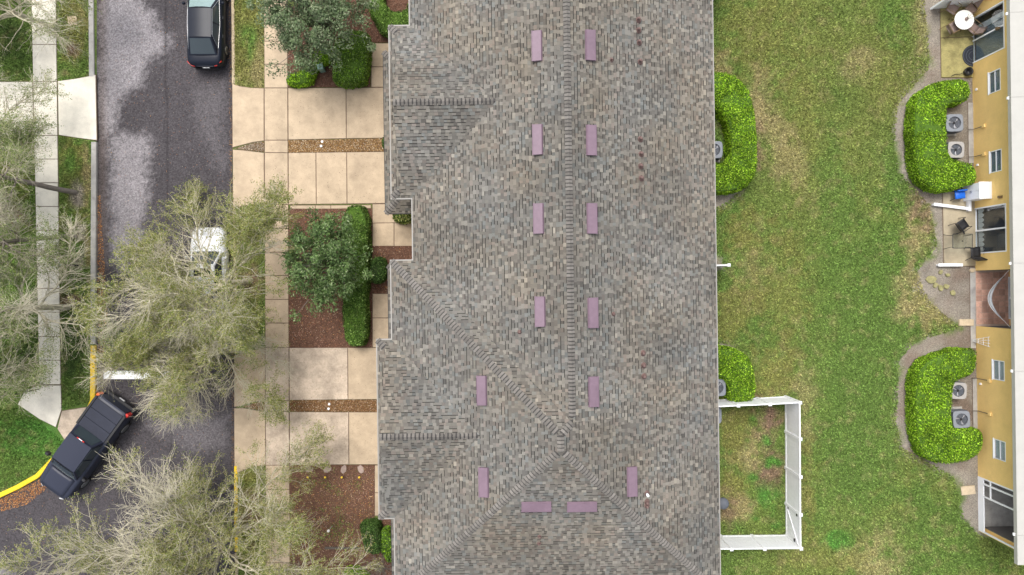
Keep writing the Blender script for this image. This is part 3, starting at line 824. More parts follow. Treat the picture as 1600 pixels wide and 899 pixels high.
gcc = gc * np.clip(np.exp(RNG.normal(0.24, .42, (n, 1))), .3, 2.5) * np.array((1.0, 1.0, .95))
setp(npmesh('grass', V, np.arange(n * 3).reshape(-1, 3), M['grass'], col=gcc), kind='stuff')

# ================================================================== THE TOWNHOUSE BLOCK
PIT = 0.43; ZE = 5.5
XL1, XL2, XR = -4.33, -5.31, 8.99
YN, YS, YA = 17.0, -13.6, 1.25
H1 = (XR - XL1) / 2; H2 = (XR - XL2) / 2
R1X = XL1 + H1; R2X = XL2 + H2
Z1 = ZE + PIT * H1; Z2 = ZE + PIT * H2
PJ = (R1X, YA - H1)                       # where the long ridge meets the hip of the wider wing
G1Y, G1W, G1F, G1E = 7.79, 3.79, -4.85, -5.24
G2Y, G2W, G2F, G2E = -6.15, 3.92, -5.60, -5.97
def roof_z(x, y):
    zE = ZE + PIT * (XR - x)
    wide = min(zE, ZE + PIT * (x - XL2), ZE + PIT * (YA - y), ZE + PIT * (y - YS))
    z = wide
    if y > PJ[1] - 0.1: z = max(z, min(zE, ZE + PIT * (x - XL1)))
    if x < R1X:
        z = max(z, ZE + PIT * (G1W - abs(y - G1Y)))
        z = max(z, ZE + PIT * (G2W - abs(y - G2Y)))
    return z
house = thing('townhouse', 'long townhouse block with grey-brown shingle roof, hips and cross gables', 'house', (0, 0, 0), TH)
# walls
m = MB()
m.box(XL1 + .45, XR - .45, YA - .3, YN - .4, 0, ZE - .06)
m.box(XL2 + .45, XR - .452, YS + .45, YA - .45, 0, ZE - .062)
def gable_wall(m, xf, xb, yc, hw, z0, ztop_half):
    m.add([(xf, yc - hw, 0), (xf, yc + hw, 0), (xf, yc + hw, ZE - .08), (xf, yc, ZE - .08 + PIT * hw), (xf, yc - hw, ZE - .08),
           (xb, yc - hw, 0), (xb, yc + hw, 0), (xb, yc + hw, ZE - .08), (xb, yc, ZE - .08 + PIT * hw), (xb, yc - hw, ZE - .08)],
          [(0, 1, 2, 3, 4), (9, 8, 7, 6, 5), (1, 0, 5, 6), (2, 1, 6, 7), (3, 2, 7, 8), (4, 3, 8, 9), (0, 4, 9, 5)])
gable_wall(m, G1F + .12, XL1 + .8, G1Y, G1W - .45, 0, 0)
gable_wall(m, G2F + .12, XL2 + .8, G2Y, G2W - .45, 0, 0)
m.box(-5.05, XL1 + .7, 4.35, 10.7, 0, 2.84)
m.box(-5.0, XL2 + .7, -13.0, .5, 0, 2.842)
m.build('wall', M['stucco'], house)
# roof deck below the shingles
roof = MB()
def face3(poly, zf): return [(x, y, zf(x, y)) for x, y in poly]
zEf = lambda x, y: ZE + PIT * (XR - x)
zW1 = lambda x, y: ZE + PIT * (x - XL1)
zW2 = lambda x, y: ZE + PIT * (x - XL2)
zN2 = lambda x, y: ZE + PIT * (YA - y)
zS = lambda x, y: ZE + PIT * (y - YS)
zG1N = lambda x, y: ZE + PIT * (G1Y + G1W - y)
zG1S = lambda x, y: ZE + PIT * (y - (G1Y - G1W))
zG1P = lambda x, y: ZE + PIT * (x - G1E)
zG2N = lambda x, y: ZE + PIT * (G2Y + G2W - y)
zG2S = lambda x, y: ZE + PIT * (y - (G2Y - G2W))
zG2P = lambda x, y: ZE + PIT * (x - G2E)
def gable_faces(yc, w, xf, xe, xl):
    d = xf - xe
    n, s = yc + w, yc - w
    return [([(xe, n), (xf, n - d), (xf, n)], 'N'), ([(xf, n), (xf, yc), (xl + w, yc), (xl, n)], 'N'),
            ([(xe, s), (xf, s), (xf, s + d)], 'S'), ([(xf, s), (xl, s), (xl + w, yc), (xf, yc)], 'S'),
            ([(xe, n), (xe, s), (xf, s + d), (xf, n - d)], 'P')]
# (polygon, height function, upslope direction)
FACES = [
    ([(XR, YN), (R1X, YN), (R1X, PJ[1]), (XR, PJ[1])], zEf, (-1, 0)),
    ([(XR, PJ[1]), (R1X, PJ[1]), (R2X, YA - H2), (R2X, YS + H2), (XR, YS)], zEf, (-1, 0)),
    ([(XL1, YN), (XL1, YA), (R1X, PJ[1]), (R1X, YN)], zW1, (1, 0)),
    ([(XL2, YA), (R2X, YA - H2), PJ, (XL1, YA)], zN2, (0, -1)),
    ([(XL2, YA), (XL2, YS), (R2X, YS + H2), (R2X, YA - H2)], zW2, (1, 0)),
    ([(XL2, YS), (XR, YS), (R2X, YS + H2)], zS, (0, 1)),
]
GF = []
for poly, sd_ in gable_faces(G1Y, G1W, G1F, G1E, XL1):
    GF.append((poly, {'N': zG1N, 'S': zG1S, 'P': zG1P}[sd_], {'N': (0, -1), 'S': (0, 1), 'P': (1, 0)}[sd_]))
for poly, sd_ in gable_faces(G2Y, G2W, G2F, G2E, XL2):
    GF.append((poly, {'N': zG2N, 'S': zG2S, 'P': zG2P}[sd_], {'N': (0, -1), 'S': (0, 1), 'P': (1, 0)}[sd_]))
# low skirt roofs over the garage fronts
ZK = 2.9
def skirt(x0, x1, y0, y1, ret):
    zf = lambda x, y: ZK + PIT * (x - x0)
    zs = lambda x, y: ZK + PIT * (y - y0)
    zn = lambda x, y: ZK + PIT * (y1 - y)
    d = x1 - x0
    return [([(x0, y1), (x0, y0), (x1, y0 + d), (x1, y1 - d)], zf, (1, 0)),
            ([(x0, y0), (x0 + ret, y0), (x0 + ret, y0 + d), (x1, y0 + d)], zs, (0, 1)),
            ([(x0, y1), (x1, y1 - d), (x0 + ret, y1 - d), (x0 + ret, y1)], zn, (0, -1))]
SK = skirt(-6.0, -5.02, 3.62, 11.36, 1.75) + skirt(-5.92, -4.96, -14.2, 1.16, 1.2)
SHN = 0.012
for poly, zf, up in FACES + GF + SK:
    p3 = face3(ccw(poly), zf)
    n = len(p3)
    roof.add([(x, y, z - SHN) for x, y, z in p3] + [(x, y, z - .12) for x, y, z in p3],
             [tuple(range(n)), tuple(range(2 * n - 1, n - 1, -1))] + [(i, i + n, (i + 1) % n + n, (i + 1) % n) for i in range(n)])
roof_o = roof.build('roof', M['deck'], house)
# fascia boards / drip edge
m = MB()
def fb(x0, x1, y0, y1, z, h=.2): m.box(x0, x1, y0, y1, z - h, z + .012)
fb(XR, XR + .035, YS, YN, ZE)
fb(XL1 - .05, XL1, G1Y + G1W + .05, YN, ZE); fb(XL1 - .05, XL1, YA + .05, G1Y - G1W - .05, ZE)
fb(XL2 - .05, XL2, G2Y + G2W + .05, YA + .05, ZE); fb(XL2 - .05, XL2, YS, G2Y - G2W - .05, ZE)
fb(XL2, XL1, YA, YA + .05, ZE); fb(XL2, XR, YS - .05, YS, ZE)
for (yc, w, xe, xl) in ((G1Y, G1W, G1E, XL1), (G2Y, G2W, G2E, XL2)):
    fb(xe - .05, xe, yc - w - .05, yc + w + .05, ZE); fb(xe, xl, yc + w, yc + w + .05, ZE); fb(xe, xl, yc - w - .05, yc - w, ZE)
m.build('fascia', M['fascia'], house)
m = MB()
fb(-6.03, -6.0, 3.6, 11.38, ZK, .14); fb(-6.0, -4.26, 3.59, 3.62, ZK, .14); fb(-5.95, -5.92, -14.2, 1.18, ZK, .14); fb(-5.92, -4.8, 1.16, 1.19, ZK, .14)
m.build('gutter', M['deck'], house)

# ---- shingles: courses of laminated tabs, far too many to pick apart
def clip(poly, a, b):
    """keep the part of poly left of edge a->b"""
    out = []
    n = len(poly)
    def sd(p): return (b[0] - a[0]) * (p[1] - a[1]) - (b[1] - a[1]) * (p[0] - a[0])
    for i in range(n):
        p, q = poly[i], poly[(i + 1) % n]
        dp, dq = sd(p), sd(q)
        if dp >= 0: out.append(p)
        if dp * dq < 0:
            t = dp / (dp - dq)
            out.append((p[0] + t * (q[0] - p[0]), p[1] + t * (q[1] - p[1])))
    return out
SHCOL = [(0.265, 0.245, 0.225), (0.225, 0.205, 0.19), (0.18, 0.165, 0.155), (0.31, 0.285, 0.255), (0.218, 0.22, 0.215), (0.265, 0.225, 0.205), (0.37, 0.335, 0.295), (0.145, 0.132, 0.126)]
SHP = [.28, .22, .14, .10, .13, .10, .02, .01]
sv = []; sf = []; scl = []
EXPO = 0.131           # course spacing in plan (0.143 m along the slope)
rs = random.Random(5)
def hidden(x, y, zf):
    return roof_z(x, y) > zf(x, y) + 0.025
cx_cache = {}
def lay(poly, zf, up, main=True):
    poly = ccw(poly)
    ux, uy = up
    ax, ay = -uy, ux                      # along the course
    bs = [p[0] * ux + p[1] * uy for p in poly]; as_ = [p[0] * ax + p[1] * ay for p in poly]
    b0 = min(bs); b1 = max(bs); a0 = min(as_) - .1; a1 = max(as_) + .1
    edges = [(poly[i], poly[(i + 1) % len(poly)]) for i in range(len(poly))]
    r = 0
    b = b0 - .02
    nrm = Vector((-PIT * ux, -PIT * uy, 1)).normalized()
    while b < b1:
        a = a0 - rs.uniform(0, .3)
        tog = rs.random() < .5
        blend = rs.uniform(-.04, .04)
        while a < a1:
            w = rs.choice((.12, .15, .17, .19, .22)) * rs.uniform(.9, 1.1)
            tog = (not tog) if rs.random() < .85 else tog
            cxp = (a + w / 2) * ax + (b + EXPO / 2) * ux; cyp = (a + w / 2) * ay + (b + EXPO / 2) * uy
            t_up = 0.021 if tog else 0.009
            ov = 0.012
            q = [(a, b), (a + w - .004, b), (a + w - .004, b + EXPO + ov), (a, b + EXPO + ov)]
            q = [(s_ * ax + t_ * ux, s_ * ay + t_ * uy) for s_, t_ in q]
            ar = sum(q[i][0] * q[(i + 1) % 4][1] - q[(i + 1) % 4][0] * q[i][1] for i in range(4))
            if ar < 0: q = q[::-1]
            a += w
            if main and hidden(cxp, cyp, zf): continue
            for e in edges:
                q = clip(q, *e)
                if len(q) < 3: break
            if len(q) < 3: continue
            # colour: tooth lighter than the under layer, drifting in broad blends
            ci = rs.random(); k = 0; acc = 0
            while k < len(SHP) - 1 and ci > acc + SHP[k]: acc += SHP[k]; k += 1
            c = SHCOL[k]
            f = (1.12 if tog else 0.86) * rs.uniform(.94, 1.06) + blend
            big = float(vnoise(np.array([cxp]), np.array([cyp]), 2.2, 8)[0])
            f *= (.84 + .32 * big) * .63
            c = [c[i] * .78 + (.228, .21, .188)[i] * .22 for i in range(3)]
            hue = float(vnoise(np.array([cxp + 40]), np.array([cyp]), 1.5, 61)[0]) - .5
            c = (c[0] * f * (1 + .10 * hue), c[1] * f, c[2] * f * (.94 - .12 * hue))
            n = len(q)
            base = len(sv)
            for (x, y) in q:
                t_ = ((x * ux + y * uy) - b) / (EXPO + ov)
                z = zf(x, y) + t_up * (1 - t_) + 0.002
                sv.append((x, y, z))
            for (x, y) in q:
                sv.append((x, y, zf(x, y) - .009))
            sf.append(tuple(base + i for i in range(n))); scl.append(c)
            ce = (c[0] * .8, c[1] * .8, c[2] * .8)
            for i in range(n):
                j = (i + 1) % n
                sf.append((base + i, base + i + n, base + j + n, base + j)); scl.append(ce)
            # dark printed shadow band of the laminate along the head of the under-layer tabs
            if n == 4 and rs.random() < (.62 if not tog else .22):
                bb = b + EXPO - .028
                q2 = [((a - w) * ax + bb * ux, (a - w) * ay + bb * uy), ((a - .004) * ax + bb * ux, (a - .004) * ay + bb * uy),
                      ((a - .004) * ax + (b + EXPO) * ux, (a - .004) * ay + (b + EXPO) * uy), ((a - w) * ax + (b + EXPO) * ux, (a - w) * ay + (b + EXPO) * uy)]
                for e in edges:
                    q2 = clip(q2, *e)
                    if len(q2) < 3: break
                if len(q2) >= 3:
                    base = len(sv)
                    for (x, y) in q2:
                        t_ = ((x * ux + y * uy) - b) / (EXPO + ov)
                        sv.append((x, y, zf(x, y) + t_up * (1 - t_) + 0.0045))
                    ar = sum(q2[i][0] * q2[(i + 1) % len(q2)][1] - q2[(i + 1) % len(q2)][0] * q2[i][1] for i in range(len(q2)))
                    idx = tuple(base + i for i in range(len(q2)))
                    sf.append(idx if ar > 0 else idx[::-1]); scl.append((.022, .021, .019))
        b += EXPO
        r += 1
for poly, zf, up in FACES: lay(poly, zf, up, True)
for poly, zf, up in GF: lay(poly, zf, up, False)
for poly, zf, up in SK: lay(poly, zf, up, False)
me = bpy.data.meshes.new('shingles')
me.from_pydata(sv, [], sf)
at = me.attributes.new('Col', 'FLOAT_COLOR', 'FACE')
at.data.foreach_set('color', np.concatenate([np.array(scl, np.float32), np.ones((len(scl), 1), np.float32)], 1).ravel())
me.materials.append(M['shingle'])
sh = link('shingles', me, roof_o); sh['kind'] = 'stuff'

# ---- ridge and hip caps, one piece each
def cap_mesh(t, s1, s2, L=.165, hw=.155):
    """one bent cap around the origin, running along t (laid upwards), wings along s1 and s2"""
    t = Vector(t).normalized(); up = Vector((0, 0, 1))
    v = []; th = .014
    for k, lift in ((0.0, .052), (.105, .03), (L + .02, .004)):
        for s, w in ((s1, hw), (s1, hw * .5), (None, 0), (s2, hw * .5), (s2, hw)):
            c = t * k + up * lift
            if s is not None: c = c + s * w + up * (0.0 if w < hw else -.004)
            else: c = c + up * .008
            v.append(c)
    n = 5
    vs = [tuple(p) for p in v] + [tuple(v[i] - up * (.05 if i < n else .02)) for i in range(3 * n)]
    o = 3 * n
    fs = []
    for r in range(2):
        for i in range(n - 1):
            a = r * n + i
            fs.append((a, a + 1, a + n + 1, a + n))
        fs.append((r * n, (r + 1) * n, o + (r + 1) * n, o + r * n))
        fs.append((r * n + n - 1, o + r * n + n - 1, o + (r + 1) * n + n - 1, (r + 1) * n + n - 1))
    for i in range(n - 1):
        fs.append((i, o + i, o + i + 1, i + 1))
    me = bpy.data.meshes.new('ridge_shingle'); me.from_pydata(vs, [], fs); me.materials.append(M['cap']); me.materials.append(M['cap_shadow'])
    import bmesh
    bm = bmesh.new(); bm.from_mesh(me); bmesh.ops.recalc_face_normals(bm, faces=bm.faces); bm.to_mesh(me); bm.free()
    for f in me.polygons[6:10]: f.material_index = 1  # exposed head: shadow stripe below the next cap, put into the colour
    for f in me.polygons[12:16]: f.material_index = 1  # butt faces carry the same painted shadow
    return me
def grad_n(up): return Vector((-PIT * up[0], -PIT * up[1], 1)).normalized()
CAPS_LEFT = []
ncap = 0
def capline(a, b, up1, up2, parts=True, step=.15):
    global ncap
    a, b = Vector(a), Vector(b)
    t = (b - a).normalized()
    ss = []
    for upv in (up1, up2):
        n = grad_n(upv)
        s = n.cross(t).normalized()
        if s.x * upv[0] + s.y * upv[1] > 0: s = -s          # towards the low side
        ss.append(s)
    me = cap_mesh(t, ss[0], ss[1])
    k = int((b - a).length / step)
    for i in range(k):
        p = a + t * (i * step)
        u_ = 800 + p.x * PPM / (1 - p.z / CAMH)
        v_ = 449.5 - p.y * PPM / (1 - p.z / CAMH)
        if parts and -12 < v_ < 911:
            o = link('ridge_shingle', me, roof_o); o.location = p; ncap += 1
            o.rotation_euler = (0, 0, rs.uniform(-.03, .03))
        else:
            CAPS_LEFT.append((me, p))
E_, Wn, N_, S_ = (-1, 0), (1, 0), (0, -1), (0, 1)
capline((XL2, YA, ZE), (R2X - .1, YA - H2 + .1, Z2 - .043), Wn, N_)
capline((XL2, YS, ZE), (R2X - .1, YS + H2 - .1, Z2 - .043), Wn, S_)
capline((XR, YS, ZE), (R2X + .1, YS + H2 - .1, Z2 - .043), E_, S_)
capline((R2X, YS + H2 - .05, Z2), (R2X, YA - H2 + .05, Z2), E_, Wn)
capline((PJ[0], PJ[1], Z1), (R2X + .05, YA - H2 + .05, Z2 - .02), E_, N_)
capline((R1X, YN, Z1), (R1X, PJ[1] + .1, Z1), E_, Wn)
capline((G1F, G1Y, ZE + PIT * G1W), (XL1 + G1W - .05, G1Y, ZE + PIT * G1W), N_, S_, parts=False, step=.17)
capline((G2F, G2Y, ZE + PIT * G2W), (XL2 + G2W - .05, G2Y, ZE + PIT * G2W), N_, S_, parts=False, step=.17)
for (yc, w, xf, xe) in ((G1Y, G1W, G1F, G1E), (G2Y, G2W, G2F, G2E)):
    d = xf - xe
    capline((xe, yc + w, ZE), (xf, yc + w - d, ZE + PIT * d), Wn, N_, parts=False)
    capline((xe, yc - w, ZE), (xf, yc - w + d, ZE + PIT * d), Wn, S_, parts=False)
capline((-6.0, 3.62, ZK), (-5.1, 4.52, ZK + PIT * .9), Wn, S_, parts=False)
capline((-6.0, 11.36, ZK), (-5.1, 10.46, ZK + PIT * .9), Wn, N_, parts=False)
capline((-5.92, 1.16, ZK), (-5.1, .34, ZK + PIT * .82), Wn, N_, parts=False)
m = MB(); ccl = []
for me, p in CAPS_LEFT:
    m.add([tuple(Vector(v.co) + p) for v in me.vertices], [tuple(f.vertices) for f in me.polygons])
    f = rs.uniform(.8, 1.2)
    ccl += [(.06, .056, .054, 1) if q.material_index else (.155 * f, .143 * f, .128 * f, 1) for q in me.polygons]  # joined caps repeat the painted butt-edge shadow
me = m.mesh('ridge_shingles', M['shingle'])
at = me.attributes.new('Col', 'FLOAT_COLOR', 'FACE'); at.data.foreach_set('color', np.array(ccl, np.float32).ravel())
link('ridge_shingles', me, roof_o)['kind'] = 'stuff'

# ---- things fixed to the roof: parts of it
def on_roof(u, v):
    z = 6.5
    for _ in range(12):
        x, y = UL(u, v, z)
        z = roof_z(x, y)
    return Vector((x, y, z))
def frame_at(u, v):
    p = on_roof(u, v)
    e = .05
    gx_ = (roof_z(p.x + e, p.y) - roof_z(p.x - e, p.y)) / (2 * e)
    gy_ = (roof_z(p.x, p.y + e) - roof_z(p.x, p.y - e)) / (2 * e)
    up = Vector((1 if gx_ > .1 else (-1 if gx_ < -.1 else 0), 1 if gy_ > .1 else (-1 if gy_ < -.1 else 0), 0))
    if abs(gx_) > abs(gy_): up = Vector((math.copysign(1, gx_), 0, 0))
    else: up = Vector((0, math.copysign(1, gy_), 0))
    Y = (up + Vector((0, 0, PIT))).normalized()      # upslope
    Z = Vector((-PIT * up.x, -PIT * up.y, 1)).normalized()
    X = Y.cross(Z)
    return Matrix(((X.x, Y.x, Z.x, p.x), (X.y, Y.y, Z.y, p.y), (X.z, Y.z, Z.z, p.z), (0, 0, 0, 1)))
# off-ridge vent: flange, hood with a dark throat along its low side
def vent_meshes(lip):
    m = MB()
    m.box(-.68, .68, -.30, .24, .018, .024)
    L_, w0, w1, h = .61, -.20, .19, .17
    vs = [(-L_, w0, .02), (L_, w0, .02), (L_, w1, .02), (-L_, w1, .02), (-L_, w0, h), (L_, w0, h), (L_, w1 - .03, h * .62), (-L_, w1 - .03, h * .62)]
    hood = MB().add(vs, [(4, 5, 6, 7), (1, 2, 6, 5), (2, 3, 7, 6), (3, 0, 4, 7)])
    hood.box(-L_ - .012, L_ + .012, w0 - .02, w0 + .012, h - .03, h + .006)
    throat = MB().box(-L_ + .012, L_ - .012, w0 + .018, w0 + .03, .025, h - .032)
    a = hood.mesh('roof_vent', M['mauve']); b = throat.mesh('throat', M['dark']); c = m.mesh('flange', M['cap'])
    d = MB().box(-.67, .67, -.262, -.225, .026, .06).mesh('lip', M['white']) if lip else None
    return a, b, c, d
VM0 = vent_meshes(False); VM1 = vent_meshes(True)
VENTS = [(841, 73), (842, 219), (843.5, 342), (846, 487), (755, 610), (758, 753), (920, 72), (921.5, 220), (922.5, 342), (924, 489), (925, 612), (985, 752), (838, 789), (909, 789)]
for i, (u, v) in enumerate(VENTS):
    vm = VM1 if v > 780 else VM0
    Mx = frame_at(u, v)
    o = link('roof_vent', vm[0], roof_o); o.matrix_local = Mx @ Matrix.Translation((0, 0, .012))
    for k in (1, 2, 3):
        if vm[k]:
            c = link(('', 'throat', 'flange', 'lip')[k], vm[k], roof_o); c.matrix_local = o.matrix_local.copy()
pipes = [(997, 32), (997, 48), (998, 67), (999.5, 97), (1000, 218), (1001, 241), (1000.5, 260), (1001.5, 279), (1004, 552), (1005, 571), (1005.5, 588), (1010, 784), (1010, 790)]
m = MB(); m.lathe([(.14, .0), (.13, .02), (.075, .07), (.055, .16), (.05, .22), (.05, .23)], 10)
pm = m.mesh('pipe_boot', M['mauve_dark'], True)
m = MB(); m.lathe([(.045, .0), (.045, .29), (.03, .29)], 10)
pt = m.mesh('pipe_end', M['mauve_dark'], True)
pw = MB().lathe([(.055, .0), (.055, .36), (.03, .36)], 10).mesh('pipe_end', M['white'], True)
for u, v in pipes + [(1010, 771), (955, 94), (812, 519), (843, 838), (842, 849), (958, 491)]:
    p = on_roof(u, v)
    small = (u, v) in ((955, 94), (812, 519), (843, 838), (842, 849), (958, 491))
    o = link('pipe_boot', pm, roof_o); o.location = p; o.scale = (.7,) * 3 if small else (1.0,) * 3
    o2 = link('pipe_end', pw if (u, v) == (1010, 771) else pt, roof_o); o2.location = p; o2.scale = o.scale

# ================================================================== PLANTS
def tubes_np(segs, sides=3):
    """vectorised tapered prisms from rows (p0 xyz, p1 xyz, r0, r1)"""
    A = np.array(segs, dtype=np.float64)
    p0, p1, r0, r1 = A[:, 0:3], A[:, 3:6], A[:, 6], A[:, 7]
    t = norm(p1 - p0)
    ref = np.where(np.abs(t[:, 2:3]) > .9, np.array([[1., 0, 0]]), np.array([[0, 0, 1.]]))
    a = norm(np.cross(t, ref)); b = np.cross(t, a)
    V = []
    for p, r in ((p0, r0), (p1, r1)):
        for k in range(sides):
            an = 2 * np.pi * k / sides
            V.append(p + (a * np.cos(an) + b * np.sin(an)) * r[:, None])
    V = np.stack(V, 1)
    n = len(A)
    F = []
    for k in range(sides):
        j = (k + 1) % sides
        F.append((k, j, sides + j, sides + k))
    F = np.array(F)[None] + (np.arange(n) * 2 * sides)[:, None, None]
    return V.reshape(-1, 3), F.reshape(-1, 4)

OAKC = [(0.22, 0.235, 0.06), (0.30, 0.30, 0.10), (0.13, 0.15, 0.04), (0.38, 0.36, 0.16), (0.16, 0.22, 0.05)]
GREENC = [(0.19, 0.25, 0.075), (0.26, 0.30, 0.11), (0.12, 0.165, 0.05), (0.34, 0.36, 0.17), (0.14, 0.22, 0.06)]
def oak(label, base_px, height, rad, seed, group, limbs=8, leafn=7, cols=OAKC, lean=(0, 0), trunk_r=.17, fork=2.4, droop=.25, twig_r=.0062, leaf=(.05, .085), bark='bark', density=1.0, short=None):
    rg = random.Random(seed)
    bx, by, _ = W(*base_px)
    t = thing('street_tree', label, 'tree', (bx, by, 0), 0, group)
    big = []; small = []; tips = []
    def rv(): return Vector((rg.gauss(0, 1), rg.gauss(0, 1), rg.gauss(0, 1)))
    def grow(p, d, L, r0, r1, n, wob, bias, store):
        nodes = [(p.copy(), d.copy())]
        st_ = L / n
        for i in range(n):
            d = (d + rv() * wob + bias * (i / n)).normalized()
            q = p + d * st_
            ra = r0 + (r1 - r0) * i / n; rb = r0 + (r1 - r0) * (i + 1) / n
            store.append((*p, *q, ra, rb))
            p = q
            nodes.append((p.copy(), d.copy()))
        return nodes
    def side(d, ang):
        ax = rv(); ax = (ax - d * ax.dot(d)).normalized()
        return (d * math.cos(ang) + ax * math.sin(ang)).normalized()
    tr = grow(Vector((0, 0, -.1)), Vector((lean[0] * .22, lean[1] * .22, 1)).normalized(), fork, trunk_r, trunk_r * .8, 5, .03, Vector((0, 0, 0)), big)
    top = tr[-1][0]
    for li in range(limbs):
        az = 2 * math.pi * (li + rg.uniform(-.3, .3)) / limbs
        inner = li % 4 == 3
        el = rg.uniform(R(22), R(42)) if not inner else rg.uniform(R(58), R(76))
        d = Vector((math.cos(az) * math.cos(el), math.sin(az) * math.cos(el), math.sin(el)))
        d = (d + Vector((lean[0], lean[1], 0)) * .2).normalized()
        L = (rad * rg.uniform(.85, 1.08) / max(.55, math.cos(el))) if not inner else (height - fork) * rg.uniform(.75, 1.0)
        if short and not inner and short[0] < math.degrees(az) % 360 < short[1]: L *= short[2]
        start = tr[-1 - (li % 2)][0]
        ln_ = grow(start, d, L, trunk_r * .34, .012, 13, .15, Vector((0, 0, -.02 if not inner else .05)), big)
        for i in range(2, len(ln_)):
            fr = i / (len(ln_) - 1)
            for _ in range(2 if fr < .4 else 3):
                p, dd = ln_[i]
                d2 = side(dd, rg.uniform(.5, 1.05)); d2 = (d2 + Vector((0, 0, .22))).normalized()
                L2 = rg.uniform(.75, 1.15) * (rad * .42 * (1 - fr) + rad * .17)
                n2 = grow(p, d2, L2, .018 + .014 * (1 - fr), .008, 6, .16, Vector((0, 0, -droop * .25)), small)
                for j in range(1, len(n2)):
                    for _k in range(3):
                        if rg.random() > density * .48: continue
                        p3, d3 = n2[j]
                        d4 = side(d3, rg.uniform(.4, .95)); d4 = (d4 + Vector((p3.x, p3.y, 0)).normalized() * .35).normalized()
                        L3 = rg.uniform(.38, .85)
                        n3 = grow(p3, d4, L3, twig_r, twig_r * .55, 3, .18, Vector((0, 0, -droop)), small)
                        for q in range(1, len(n3)):
                            tips.append((*n3[q][0], *n3[q][1]))
                            if rg.random() < .5:
                                p5, d5 = n3[q]
                                d6 = side(d5, rg.uniform(.4, .9))
                                n4 = grow(p5, d6, rg.uniform(.14, .32), twig_r * .65, twig_r * .35, 1, .1, Vector((0, 0, -droop)), small)
                                tips.append((*((n4[0][0] + n4[1][0]) / 2), *d6)); tips.append((*n4[1][0], *d6))
    V, F = tubes_np(big, 7)
    npmesh('trunk', V, F, M[bark], t, smooth=True)
    V, F = tubes_np(small, 3)
    npmesh('twigs', V, F, M['bark'], t)['kind'] = 'stuff'
    T_ = np.array(tips)
    # leaf density drifts through the crown: leafy clumps and nearly bare sprays
    dens = fbm(T_[:, 0] + seed, T_[:, 1] + T_[:, 2] * .7, 1.6, seed, 2)
    cnt = np.maximum(0, (leafn * np.clip((dens - .36) * 4.2, .06, 1.8) * RNG.uniform(.5, 1.5, len(T_)))).astype(int)
    idx = np.repeat(np.arange(len(T_)), cnt)
    n = len(idx)
    P = T_[idx, :3] + RNG.normal(0, .055, (n, 3))
    N = norm(rand_dirs(n, -.2, 1.0) + np.array([[0, 0, .5]]))
    V, F = leafquads(P, N, RNG.uniform(*leaf, n), RNG.uniform(leaf[0] * .45, leaf[1] * .5, n))
    tone = (.75 + .5 * dens[idx])[:, None]
    o = npmesh('crown', V, F, M['leaf'], t, col=pick(cols, n, .25) * tone)
    o['kind'] = 'stuff'
    return t

WG = 'trees along the west pavement'
oak('large pale-twigged oak arching over the white car', (392, 438), 8.2, 4.9, 31, None, limbs=12, leafn=6, density=1.15, lean=(-1.35, -.6))
oak('middle oak between the white car and the lower drives', (392, 548), 7.4, 3.7, 44, None, limbs=10, leafn=6, density=1.5, lean=(-2.4, .2), trunk_r=.12)
oak('large nearly bare pale oak spreading over the street corner', (388, 822), 8.6, 6.4, 77, None, short=(100, 168, .55), limbs=17, leafn=4.6, density=1.3, twig_r=.0078, lean=(-1.4, -.1), cols=OAKC + [(0.3, 0.28, 0.14)])
oak('leafy oak at the top left corner shading the pale pavement', (92, 45), 7.4, 4.0, 5, WG, limbs=9, leafn=6, cols=GREENC, density=.72, lean=(-1.4, .2), trunk_r=.13)
oak('slim grey-trunked oak leaning over the west pavement, upper of two', (119, 301), 7.4, 2.9, 12, WG, limbs=7, leafn=5.5, cols=GREENC, density=.72, lean=(-1.3, 0.1), trunk_r=.14, fork=3.9, bark='bark_dark')
oak('slim grey-trunked oak leaning over the west pavement, lower of two', (119, 369), 7.0, 2.8, 19, WG, limbs=7, leafn=5.5, cols=GREENC, density=.72, lean=(-1.3, -0.2), trunk_r=.12, fork=3.9, bark='bark_dark')
oak('dense green oak over the west pavement above the dark street sign', (108, 480), 7.6, 4.3, 26, WG, limbs=9, leafn=5.5, cols=GREENC, lean=(-1.0, 0))

oak('green oak at the left edge just below the west driveway', (20, 235), 6.8, 3.2, 53, WG, limbs=7, leafn=5.5, cols=GREENC, density=.72, lean=(.6, 0), trunk_r=.12)
oak('green oak at the left edge above the corner lawn', (20, 570), 6.8, 3.2, 61, WG, limbs=7, leafn=5.5, cols=GREENC, density=.72, lean=(.6, 0), trunk_r=.12)

